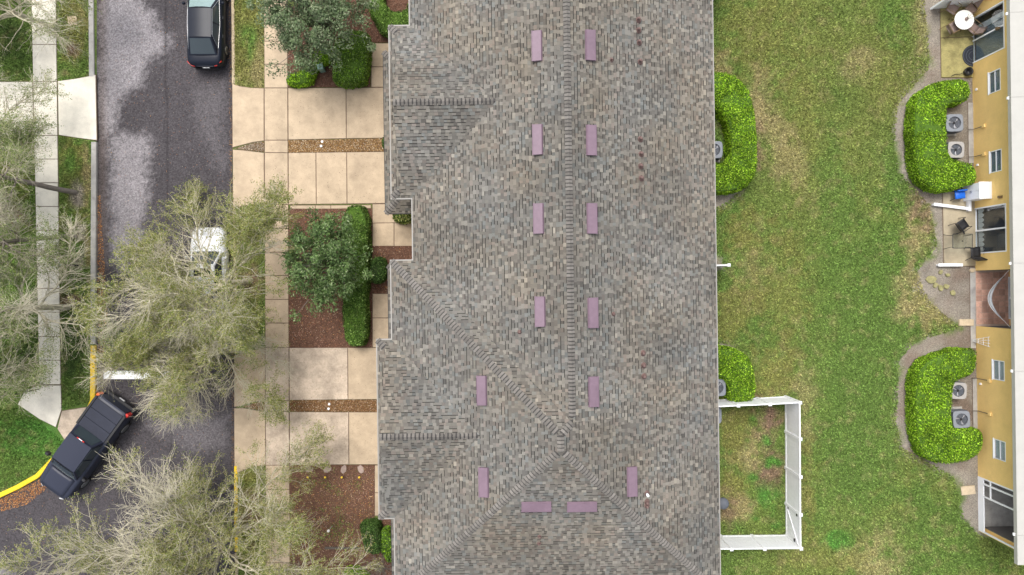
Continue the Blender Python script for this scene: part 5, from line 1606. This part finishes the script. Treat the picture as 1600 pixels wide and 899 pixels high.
# wall pieces around the openings (thickness .2), butted end to end
WT = .2
m = MB()
def wb(y0, y1, z0, z1): m.box(XW, XW + WT, y0, y1, z0, z1)
openings = [(*Y_D1, 0, 2.36, 'door'), (*Y_D2, 0, 2.30, 'door'), (*Y_P, 0, 3.0, 'porch'), (*Y_L, 0, 2.85, 'lanai')]
for v, wpx in wins:
    yc = yl(v) ; hw = wpx / PPM / 2 * .955
    openings.append((yc - hw, yc + hw, 1.22, 2.04, 'window'))
openings.sort(key=lambda o: o[0])
y = YB
for (a, b, z0, z1, kd) in openings:
    wb(y, a, 0, ZT)
    if z0 > 0: wb(a, b, 0, z0)
    wb(a, b, z1, ZT)
    y = b
wb(y, YT, 0, ZT)
m.box(XW + WT, XB, YB, YB + WT, 0, ZT); m.box(XW + WT, XB, YT - WT, YT, 0, ZT); m.box(XB, XB + WT, YB, YT, 0, ZT)
m.build('wall', M['stucco_y'], b2)
# rooms behind the openings: floors, partitions, back wall
MB().box(XW + WT, XB, YB + WT, YT - WT, .0, .02).build('room_floor', M['interior'], b2)
m = MB()
for yy in (Y_P[0] - .1, Y_P[1] + .1, Y_L[1] + .12, Y_D2[1] + .6, Y_D1[0] - .7):
    m.box(XW + WT, XB - .01, yy - .06, yy + .06, .02, ZT - .01)
m.build('partition', M['interior_wall'], b2)
m = MB(); m.box(XW - .42, XB + .4, YB - .35, YT + .3, ZT, ZT + .12)
m.build('ceiling', M['white'], b2)
# pale roof of long metal panels, with the front edge folded down
ys = [YB - .4] + [yl(v) for v in (800, 568, 415, 180, 60)] + [YT + .3]
for a, b in zip(ys[:-1], ys[1:]):
    mm = MB(); mm.add([(XW - .48, a + .006, ZT - .06), (XW - .48, b - .006, ZT - .06), (XW - .48, b - .006, ZT + .16), (XW - .48, a + .006, ZT + .16), (XB + .4, a + .006, ZT + .45), (XB + .4, b - .006, ZT + .45), (XB + .4, a + .006, ZT + .13), (XB + .4, b - .006, ZT + .13)],
                      [(0, 1, 2, 3), (3, 2, 5, 4), (4, 5, 7, 6), (0, 3, 4, 6), (1, 7, 5, 2), (0, 6, 7, 1)][::1])
    mm.build('roof_panel', M['whiteroof'], b2)
m = MB()
for yy in ys[1:-1]: m.box(XW - .55, XW - .48, yy - .06, yy + .06, ZT - .05, ZT + .02)
m.build('gutter_bracket', M['white'], b2)
# small single-hung windows
for v, wpx in wins:
    yc = yl(v); hw = wpx / PPM / 2 * .955
    fr = MB(); f = .04
    x0, x1 = XW - .012, XW + .04
    fr.box(x0, x1, yc - hw, yc + hw, 1.22, 1.22 + f); fr.box(x0, x1, yc - hw, yc + hw, 2.04 - f, 2.04)
    fr.box(x0, x1, yc - hw, yc - hw + f, 1.27, 1.99); fr.box(x0, x1, yc + hw - f, yc + hw, 1.27, 1.99)
    fr.box(x0 + .01, x1, yc - hw + f, yc + hw - f, 1.62, 1.65)
    wo = fr.build('window', M['white'], b2)
    MB().box(XW + .03, XW + .036, yc - hw + f, yc + hw - f, 1.27, 1.61).build('pane', M['pane'], wo)
    MB().box(XW + .045, XW + .051, yc - hw + f, yc + hw - f, 1.66, 1.99).build('pane', M['pane'], wo)
    m = MB()
    for k in range(14):
        z = 1.24 + k * .056
        m.box(XW + .075, XW + .095, yc - hw + .04, yc + hw - .04, z, z + .047)
    m.build('blind', M['blind'] if v < 400 else M['curtain'], wo)
    MB().box(XW - .035, XW - .0, yc - hw - .03, yc + hw + .03, 1.18, 1.22).build('sill', M['white'], wo)
# sliding glass doors
def slider(y0, y1, h, nm='sliding_door', x=XW):
    fr = MB(); f = .06
    fr.box(x - .02, x + .10, y0, y1, h - f, h); fr.box(x - .04, x + .10, y0, y1, .0, .05)
    fr.box(x - .02, x + .10, y0, y0 + f, .05, h - f); fr.box(x - .02, x + .10, y1 - f, y1, .05, h - f)
    ym = (y0 + y1) / 2
    fr.box(x, x + .04, ym - .04, ym + .03, .05, h - f); fr.box(x + .05, x + .09, ym - .03, ym + .045, .05, h - f)
    d = fr.build(nm, M['white'], b2)
    MB().box(x + .017, x + .023, y0 + f, ym - .04, .05, h - f).build('pane', M['pane'], d)
    MB().box(x + .067, x + .073, ym + .045, y1 - f, .05, h - f).build('pane', M['pane'], d)
    return d
d1 = slider(*Y_D1, 2.36)
d2 = slider(*Y_D2, 2.30)
m = MB()                                # vertical blinds drawn across half of the upper door
for k in range(16):
    yy = Y_D1[0] + .12 + k * .092
    m.box(XW + .16, XW + .185, yy, yy + .08, .08, 2.2)
m.build('vertical_blind', M['blind'], d1)
m = MB()
for k in range(4):
    yy = Y_D1[0] + 1.62 + k * .075
    m.box(XW + .14, XW + .19, yy, yy + .065, .08, 2.25)
m.build('curtain', M['curtain'], d1)
m = MB()                                # scalloped grey valance low on the lower door
for k in range(9):
    yy = Y_D2[0] + .1 + k * .25
    m.add([(XW + .15, yy + .24 * i / 6, .08) for i in range(7)] + [(XW + .15, yy + .24 * i / 6, .36 + .16 * math.sin(math.pi * i / 6)) for i in range(7)], [(i, i + 1, i + 8, i + 7) for i in range(6)])
m.build('curtain', M['curtain'], d2)
# wall lamps, hose bibs and condenser line covers
def wall_lamp(u, v, z=1.95):
    x, y = UL(u, v, z)
    m = MB(); m.box(XW - .03, XW, y - .06, y + .06, z - .12, z + .12); m.box(XW - .16, XW - .03, y - .055, y + .055, z - .02, z + .1)
    m.build('wall_lamp', M['bronze'], b2)
wall_lamp(1560, 45); wall_lamp(1561, 308)
for u, v, zt in ((1541, 197, .85), (1543, 241, .85), (1550, 595, 1.0), (1550, 647, 1.0)):
    x, y = UL(u, v, zt)
    m = MB(); m.tube([(XW - .35, y, .12), (XW - .06, y, .15), (XW - .05, y, zt)], .018, 6); m.build('line_set', M['cover'], b2)
    MB().cbox(XW - .09, XW, y - .09, y + .09, zt - .08, zt + .1, .01).build('line_box', M['stucco_y'], b2)
for u, v in ((1531, 140), (1530, 258), (1528, 600)):
    x, y = UL(u, v, .3)
    MB().box(XW - .05, XW, y - .05, y + .05, .26, .38).build('outlet_box', M['white'], b2)
# recessed tiled porch
xb = XW + 1.72
MB().box(XW, XB - .02, Y_P[0], Y_P[1], .0, .03).build('porch_floor', M['grout'], b2)
ts = .30
ny_ = int((Y_P[1] - Y_P[0]) / ts); nx_ = 6
tile = MB().cbox(-.142, .142, -.142, .142, 0, .014, .006).mesh('tile', M['terracotta'])
for i in range(nx_):
    for j in range(ny_):
        o = link('tile', tile, b2); o.location = (XW + .16 + i * ts, Y_P[0] + (Y_P[1] - Y_P[0] - ny_ * ts) / 2 + (j + .5) * ts, .03)
m = MB(); m.box(xb, xb + .1, Y_P[0], Y_P[0] + .35, 0, 3.0); m.box(xb, xb + .1, Y_P[1] - .35, Y_P[1], 0, 3.0); m.box(xb, xb + .1, Y_P[0] + .35, Y_P[1] - .35, 2.2, 3.0)
m.build('porch_wall', M['stucco_y'], b2)
slider(Y_P[0] + .35, Y_P[1] - .35, 2.2, x=xb)
# screened lanai at the lower corner: kick plate, posts, rails, screens
m = MB()
m.box(XW - .01, XW + .05, *Y_L, 0.0, .40)
m.build('kick_plate', M['white'], b2)
m = MB()
L0, L1 = Y_L
posts = [L1 - .03, L1 - .30, L1 - .95, L0 + .04]
for yy in posts: m.box(XW - .015, XW + .055, yy - .035, yy + .035, .40, 2.85)
for (a, b) in ((posts[1], posts[0]), (posts[2], posts[1])): m.box(XW, XW + .05, a + .035, b - .035, .86, .92)
m.box(XW, XW + .05, L0 + .075, posts[2] - .035, 2.79, 2.85)
m.build('screen_frame', M['white'], b2)
MB().box(XW + .055, XB - .02, L0 + .2, L1, .02, .035).build('lanai_floor', M['kerb'], b2)
slider(L0 + .3, L0 + 1.9, 2.2, x=XW + 1.9)
MB().box(XW + WT + .01, XB - .1, YB + WT + .003, YB + WT + .03, .04, ZT - .02).build('lanai_lining', M['interior_wall'], b2)

# ---- patio slabs
paving('patio', [[(1468, -40), (1521, -40), (1521, 58), (1469, 60)], [(1469, 60), (1521, 58), (1521.5, 122), (1470, 122)]], mat_=M['patio_moss'], z=0.05)
paving('patio', [[(1472, 300), (1524, 299), (1524.5, 416), (1474, 417)]], mat_=M['patio'], z=0.05)
paving('wall_strip', [[(1512, 160), (1521.5, 160), (1522, 256), (1513, 256)], [(1515, 418), (1524.5, 418), (1525, 545), (1516, 545)], [(1519, 590), (1527, 590), (1528, 670), (1520, 670)]], mat_=M['kerb'], z=0.03)

# ================================================================== THINGS ON THE EAST SIDE
def chair(label, px, rz, seatm, framem, z0=.05, group=None, h=.42, back=.88, w=.54, name='patio_chair', zc=.45):
    x, y, _ = W(*px, zc)
    t = thing(name, label, 'chair', (x, y, z0), rz, group)
    hw = w / 2
    MB().patch(lambda a, b: (-.25 + .5 * a, -hw + .03 + (w - .06) * b, h - .03 * math.sin(math.pi * b) + .02 * a), 4, 4, .02).build('seat', M[seatm], t, True)
    MB().patch(lambda a, b: (-.25 - .16 * a, -hw + .03 + (w - .06) * b, h + .03 + (back - h) * a), 4, 4, .02).build('backrest', M[seatm], t, True)
    for s in (-1, 1):
        m = MB()
        m.tube([(.29, s * hw, 0), (.26, s * hw, h + .2), (.1, s * hw, h + .22), (-.30, s * hw, h + .2)], .016, 5)
        m.build('armrest', M[framem], t)
        MB().tube([(-.36, s * hw, 0), (-.25, s * hw, h), (-.42, s * hw, back)], .016, 5).build('leg', M[framem], t)
    MB().tube([(-.42, -hw, back), (-.42, hw, back)], .016, 5).build('top_rail', M[framem], t)
    MB().tube([(.26, -hw, h), (.26, hw, h)], .014, 5).build('front_rail', M[framem], t)
    return t
# mossy patio: round white table with four taupe chairs
tx, ty, _ = W(1507, 31, .74)
t = thing('round_table', 'round white table on the mossy patio', 'table', (tx, ty, .05))
MB().lathe([(.02, .66), (.47, .665), (.50, .68), (.50, .69), (.48, .70)], 32).build('tabletop', M['tabletop'], t)
for k in range(4):
    a = k * math.pi / 2 + .6
    MB().tube([(.1 * math.cos(a), .1 * math.sin(a), .66), (.2 * math.cos(a), .2 * math.sin(a), .3), (.36 * math.cos(a), .36 * math.sin(a), 0)], .018, 5).build('leg', M['bronze'], t)
t = thing('table_ornament', 'small dark twig ornament on the round white table', 'ornament', (tx + .07, ty + .02, .75))
MB().lathe([(.07, 0), (.09, .05), (.06, .12), (.03, .13)], 12).build('pot', M['taupe'], t)
m = MB()
for k in range(6):
    a = k * 1.1
    m.tube([(0, 0, .1), (.08 * math.cos(a), .08 * math.sin(a), .22), (.16 * math.cos(a) + .05, .14 * math.sin(a) + .05, .28)], .008, 4)
m.build('twigs', M['cover'], t)
CG = 'taupe chairs around the round white table'
chair('taupe sling chair up-left of the round white table', (1488, 14), R(-35), 'taupe', 'bronze', group=CG)
chair('taupe sling chair down-left of the round white table', (1488, 44), R(30), 'taupe', 'bronze', group=CG)
chair('taupe sling chair up-right of the round white table by the wall', (1518, 14), R(-140), 'taupe', 'bronze', group=CG)
chair('taupe sling chair between the round white table and the glass door', (1520, 44), R(140), 'taupe', 'bronze', group=CG)
# half-round mat at the door
x, y, _ = W(1519.5, 88)
m = MB(); pl = [(.56 * math.cos(a), .56 * math.sin(a)) for a in np.linspace(math.pi / 2, 1.5 * math.pi, 20)]
m.prism(pl, .0, .02, .004); pr2 = [(.46 * math.cos(a) - .02, .46 * math.sin(a)) for a in np.linspace(math.pi / 2, 1.5 * math.pi, 20)]
t = thing('door_mat', 'half-round dark navy mat at the mossy patio door', 'mat', (x, y, .053), TH)
m.build('mat', M['mat'], t)
for k in range(3):
    rr = .50 - k * .14
    MB().tube([(rr * math.cos(a) - .015, rr * math.sin(a), .022) for a in np.linspace(math.pi / 2 + .05, 1.5 * math.pi - .05, 18)], .008, 4).build('rib', M['slate'], t)
# hose reel
x, y, _ = W(1509, 114)
t = thing('hose_reel', 'black coiled garden hose and pot beside the hedge on the mossy patio', 'hose', (x, y, .05))
m = MB(); m.lathe([(.12, 0), (.19, .02), (.21, .2), (.22, .24), (.19, .24), (.17, .06)], 20); m.build('pot', M['black'], t, True)
m = MB(); m.tube([((.10 + .002 * k) * math.cos(k * .5), (.10 + .002 * k) * math.sin(k * .5), .10 + .004 * k) for k in range(38)], .016, 5); m.build('hose', M['rubber'], t, True)
MB().tube([(-.15, -.02, .2), (-.4, -.12, .1), (-.6, -.10, .02), (-.8, -.2, .02)], .016, 5).build('hose_end', M['rubber'], t, True)
# slanting white panel at the top edge of the mossy patio
x, y, _ = W(1490, 0)
t = thing('white_divider', 'white divider panel across the patio at the top edge', 'divider', (*W(1455, 14)[:2], 0), R(4))
MB().cbox(0, 2.2, -.03, .03, .05, 1.75, .005).build('panel', M['white'], t)
for xx in (.0, 1.1, 2.2): MB().cbox(xx - .05, xx + .05, -.05, .05, 0, 1.85, .01).build('post', M['white'], t)

# lower patio
x, y, _ = W(1512, 303)
t = thing('storage_cabinet', 'tall white storage cabinet against the yellow wall below the hedge', 'cabinet', (*W(1513, 303)[:2], .0), TH)
MB().cbox(-.30, .30, -.40, .40, .02, 1.28, .015).build('cabinet_body', M['white'], t)
MB().cbox(-.33, .33, -.43, .43, 1.28, 1.33, .012).build('lid', M['white'], t)
for s in (-1, 1):
    MB().cbox(-.318, -.302, s * .2 - .19, s * .2 + .19, .08, 1.22, .003).build('door', M['white'], t)
    MB().box(-.335, -.318, s * .04 - .012, s * .04 + .012, .6, .75).build('handle', M['ac'], t)
# blue-seated stool
x, y, _ = W(1500.5, 304, .5)
t = thing('blue_stool', 'bright blue square seat on dark legs beside the white cabinet', 'stool', (x, y, .05), .1)
MB().cbox(-.26, .26, -.22, .22, .40, .49, .04).build('seat', M['blue'], t, True)
MB().cbox(-.24, .24, .15, .22, .49, .72, .03).build('backrest', M['blue'], t, True)
for sx in (-1, 1):
    for sy in (-1, 1): MB().tube([(sx * .2, sy * .16, .4), (sx * .26, sy * .24, 0)], .016, 5).build('leg', M['black'], t)
# kettle grill under a grey cover
x, y, _ = W(1483, 286, .6)
t = thing('covered_grill', 'small grill in a grey-brown cover at the hedge edge by the blue stool', 'grill', (x, y, .02), .5)
MB().lathe([(.0, .98), (.12, .97), (.22, .9), (.24, .75), (.22, .45), (.26, .30)], 14, M=Matrix.Diagonal((1.0, 1.5, 1, 1))).build('cover', M['cover'], t, True)
MB().lathe([(.03, .985), (.05, 1.0), (.03, 1.02)], 8).build('knob', M['black'], t)
for k in range(4):
    a = k * math.pi / 2 + .78
    MB().tube([(.12 * math.cos(a), .2 * math.sin(a), .4), (.30 * math.cos(a), .42 * math.sin(a), 0)], .014, 5).build('leg', M['black'], t)
# low white border rails of the lower patio
def border(label, a, b, h, th=.15):
    p, q = Vector(W(*a)[:2]), Vector(W(*b)[:2])
    L = (q - p).length
    t = thing('border_rail', label, 'border', (p.x, p.y, 0), math.atan2(q.y - p.y, q.x - p.x))
    MB().cbox(0, L, -th / 2, th / 2, h - .05, h, .01).build('cap', M['white'], t)
    MB().box(.02, L - .02, -th / 3, th / 3, 0, h - .05).build('rail', M['white'], t)
border('low white border rail across the top of the lower patio', (1455, 320), (1508, 327), .25)
border('short white border rail running from the cabinet down to the patio', (1510, 312), (1510, 331), .30)
border('low white border rail along the bottom of the lower patio', (1462, 414.5), (1500, 414.5), .25)
# black chairs and bare glass-top table frame
CG2 = 'black patio furniture by the lower glass door'
chair('black mesh chair turned away from the bare table frame', (1503, 352), R(35), 'black', 'black', group=CG2, w=.56)
chair('black mesh chair pushed against the wall below the bare table frame', (1524, 395), R(95), 'black', 'black', group=CG2, w=.56)
x, y, _ = W(1503, 377, .7)
t = thing('patio_table', 'glass-topped patio table with thin dark frame by the lower glass door', 'table', (x, y, .05))
m = MB(); a_, b_ = .50, .36
for p, q in (((-a_, -b_), (a_, -b_)), ((a_, -b_), (a_, b_)), ((a_, b_), (-a_, b_)), ((-a_, b_), (-a_, -b_))): m.tube([(*p, .70), (*q, .70)], .016, 5)
m.build('frame', M['black'], t)
MB().box(-a_ + .01, a_ - .01, -b_ + .01, b_ - .01, .699, .705).build('glass_top', M['pane'], t)
MB().lathe([(.035, .69), (.035, .715)], 10).build('umbrella_hole', M['black'], t)
for sx in (-1, 1):
    for sy in (-1, 1): MB().tube([(sx * a_ * .9, sy * b_ * .9, .69), (sx * a_ * .75, sy * b_ * .8, .35), (sx * a_ * 1.1, sy * b_ * 1.05, 0)], .014, 5).build('leg', M['black'], t)
# curved white cloth hanging in the tiled porch
x, y = XW + .33, (Y_P[0] + Y_P[1]) / 2
wx, wy = L2W(x, y)
t = thing('hammock', 'white cloth hammock slung in a curve across the tiled porch', 'hammock', (wx, wy, 0), TH)
hl = (Y_P[1] - Y_P[0]) / 2 - .02
MB().patch(lambda a, b: (.45 - .62 * math.sin(math.pi * a) + (b - .5) * .20 * math.sin(math.pi * a), -hl + .22 + (2 * hl - .44) * a, 1.05 - .25 * math.sin(math.pi * a) + .10 * abs(b - .5)), 16, 4, .012).build('cloth', M['curtain'], t, True)
MB().tube([(.45 - .62 * math.sin(math.pi * i / 16) - .1 * math.sin(math.pi * i / 16), -hl + .22 + (2 * hl - .44) * i / 16, 1.10 - .25 * math.sin(math.pi * i / 16)) for i in range(17)], .014, 5).build('hem', M['white'], t)
for s in (-1, 1): MB().tube([(.45, s * (hl - .22), 1.05), (.5, s * hl, 1.3)], .012, 5).build('rope', M['white'], t)
# white fan trellis leaning on the wall
x, y, _ = W(1520, 532)
t = thing('trellis', 'small white fan trellis leaning on the yellow wall', 'trellis', (x, y, 0), TH)
m = MB()
for k in range(4):
    m.tube([(.0 - .0, -.04 + .026 * k, .02), (.16, -.26 + .17 * k, 1.05)], .012, 5)
m.build('upright', M['white'], t)
for z_, hw in ((.35, .12), (.65, .19), (.95, .26)):
    MB().tube([(.16 * z_ / 1.05, -hw, z_), (.16 * z_ / 1.05, hw, z_)], .011, 5).build('crossbar', M['white'], t)

# stones and blocks
def stone(label, px, rx, ry, h, m_, rz=0, seed=0, name='stone', cat='stone', group=None):
    rg = random.Random(seed)
    n = 12
    ph = [rg.uniform(.8, 1.12) for _ in range(n)]
    pl = [(rx * ph[k] * math.cos(2 * math.pi * k / n), ry * ph[k] * math.sin(2 * math.pi * k / n)) for k in range(n)]
    x, y, _ = W(*px)
    o = MB().prism(pl, -.01, h, min(.02, h * .4)).build(name, M[m_], None, False, (x, y, 0.015), rz)
    return setp(o, label, cat, group)
MG = 'mossy rocks in the bare bed above the tiled porch'
for i, (u, v, r, lb) in enumerate([(1454, 437, .27, 'largest yellow mossy rock at the left end of the bare bed'), (1461, 446, .15, 'small mossy rock just right of the largest yellow rock'), (1469, 450, .17, 'flat mossy rock in the middle of the rock row'), (1478, 448, .16, 'mossy rock at the right end of the rock row'), (1469, 426, .13, 'small mossy rock below the low white border rail'), (1488, 458, .15, 'mossy rock lying lowest in the bare bed'), (1480, 430, .12, 'little mossy rock in the middle of the bare bed')]):
    stone(lb, (u, v), r, r * .8, .08, 'moss_stone', i, i, 'rock', 'rock', MG)
stone('pale round stone at the end of the low border rail by the wall', (1518, 423), .14, .12, .1, 'tan_stone', 0, 21, 'rock', 'rock')
for i, (u, lb) in enumerate([(483, 'leftmost pink stepping stone along the lower drive'), (512, 'second pink stepping stone from the left along the lower drive'), (537.5, 'third pink stepping stone from the left along the lower drive'), (564, 'rightmost pink stepping stone along the lower drive')]):
    stone(lb, (u, 733), .23, .17, .05, 'pink_stone', i * .7, 40 + i, 'stepping_stone', 'stone', 'pink stepping stones')
def block(name, label, px, sx, sy, h, m_, rz=0, cat='block'):
    x, y, _ = W(*px)
    o = MB().cbox(-sx / 2, sx / 2, -sy / 2, sy / 2, 0, h, .012).build(name, M[m_], None, False, (x, y, .0), rz)
    return setp(o, label, cat)
block('splash_block', 'tan splash block across the strip beside the tiled porch', (1509, 504), .75, .34, .09, 'tan_stone', 0)
block('paver', 'pale rectangular paver lying beside the screened porch corner', (1512, 766), .72, .45, .07, 'tan_stone', .12, 'paver')
block('utility_cover', 'square pale utility cover set in the west verge', (113, 33), .48, .48, .03, 'tan_stone', .05, 'cover')
for i, (u, lb) in enumerate([(483, 'leftmost small yellow garden light below the stepping stones'), (510, 'second small yellow garden light below the stepping stones'), (536, 'third small yellow garden light below the stepping stones'), (563, 'rightmost small yellow garden light below the stepping stones')]):
    x, y, _ = W(u, 744)
    t = thing('garden_light', lb, 'light', (x, y, .02), 0, 'yellow garden lights')
    MB().tube([(0, 0, -.02), (0, 0, .22)], .012, 5).build('stake', M['black'], t)
    MB().lathe([(.02, .2), (.055, .22), (.055, .26), (.015, .29)], 10).build('lamp_head', M['yellow_plastic'], t)
# utility pedestal in the corner hedge
x, y, _ = W(505, 110)
t = thing('utility_pedestal', 'pale green utility pedestal tucked into the low bright hedge', 'utility box', (x, y, .0), .2)
MB().cbox(-.13, .13, -.13, .13, 0, .55, .03).build('housing', M['green_box'], t)
MB().cbox(-.145, .145, -.145, .145, .55, .60, .02).build('lid', M['green_box'], t)
# short black post in the west verge, street sign further down
x, y, _ = W(121, 415)
t = thing('bollard_post', 'short black post with pale cap in a mulch ring of the west verge', 'post', (x, y, 0))
MB().lathe([(.05, -.02), (.045, 1.2), (.05, 1.22)], 10).build('post', M['black'], t)
MB().cbox(-.1, .1, -.07, .07, 1.22, 1.32, .015).build('cap', M['curtain'], t)
x, y, _ = W(62, 608)
t = thing('street_sign', 'thin dark street sign post beside the lower end of the west pavement', 'sign', (x, y, 0))
MB().tube([(0, 0, -.05), (0, 0, 2.2)], .03, 8).build('post', M['black'], t)
MB().cbox(-.30, .30, -.02, .02, 1.6, 2.2, .004).build('sign_board', M['black'], t)
# dark barbecue and bin inside the fenced yard, mostly under the eave
x, y, _ = W(1122, 779)
t = thing('kettle_barbecue', 'dark barbecue in the fenced yard peeking out from the east eave', 'barbecue', (x, y, 0))
MB().lathe([(.0, .62), (.2, .66), (.3, .8), (.28, .92), (.15, 1.02), (.0, 1.04)], 18).build('kettle', M['slate'], t, True)
for k in range(3):
    a = k * 2.094
    MB().tube([(.18 * math.cos(a), .18 * math.sin(a), .66), (.32 * math.cos(a), .32 * math.sin(a), 0)], .015, 5).build('leg', M['black'], t)
# small white-capped marker in the lower garden
x, y, _ = W(519, 822)
t = thing('garden_marker', 'thin pale garden marker standing in the lower mulch garden', 'marker', (x, y, 0))
MB().tube([(0, 0, 0), (0, 0, .7)], .014, 5).build('stake', M['curtain'], t)
MB().lathe([(.02, .66), (.07, .70), (.07, .76), (.01, .8)], 10).build('head', M['tabletop'], t)
# timber edging in the lower garden
block('timber_edging', 'dark timber edging across the lower garden below the weedy mulch', (535, 856), 1.8, .12, .1, 'cover', -.01, 'edging')
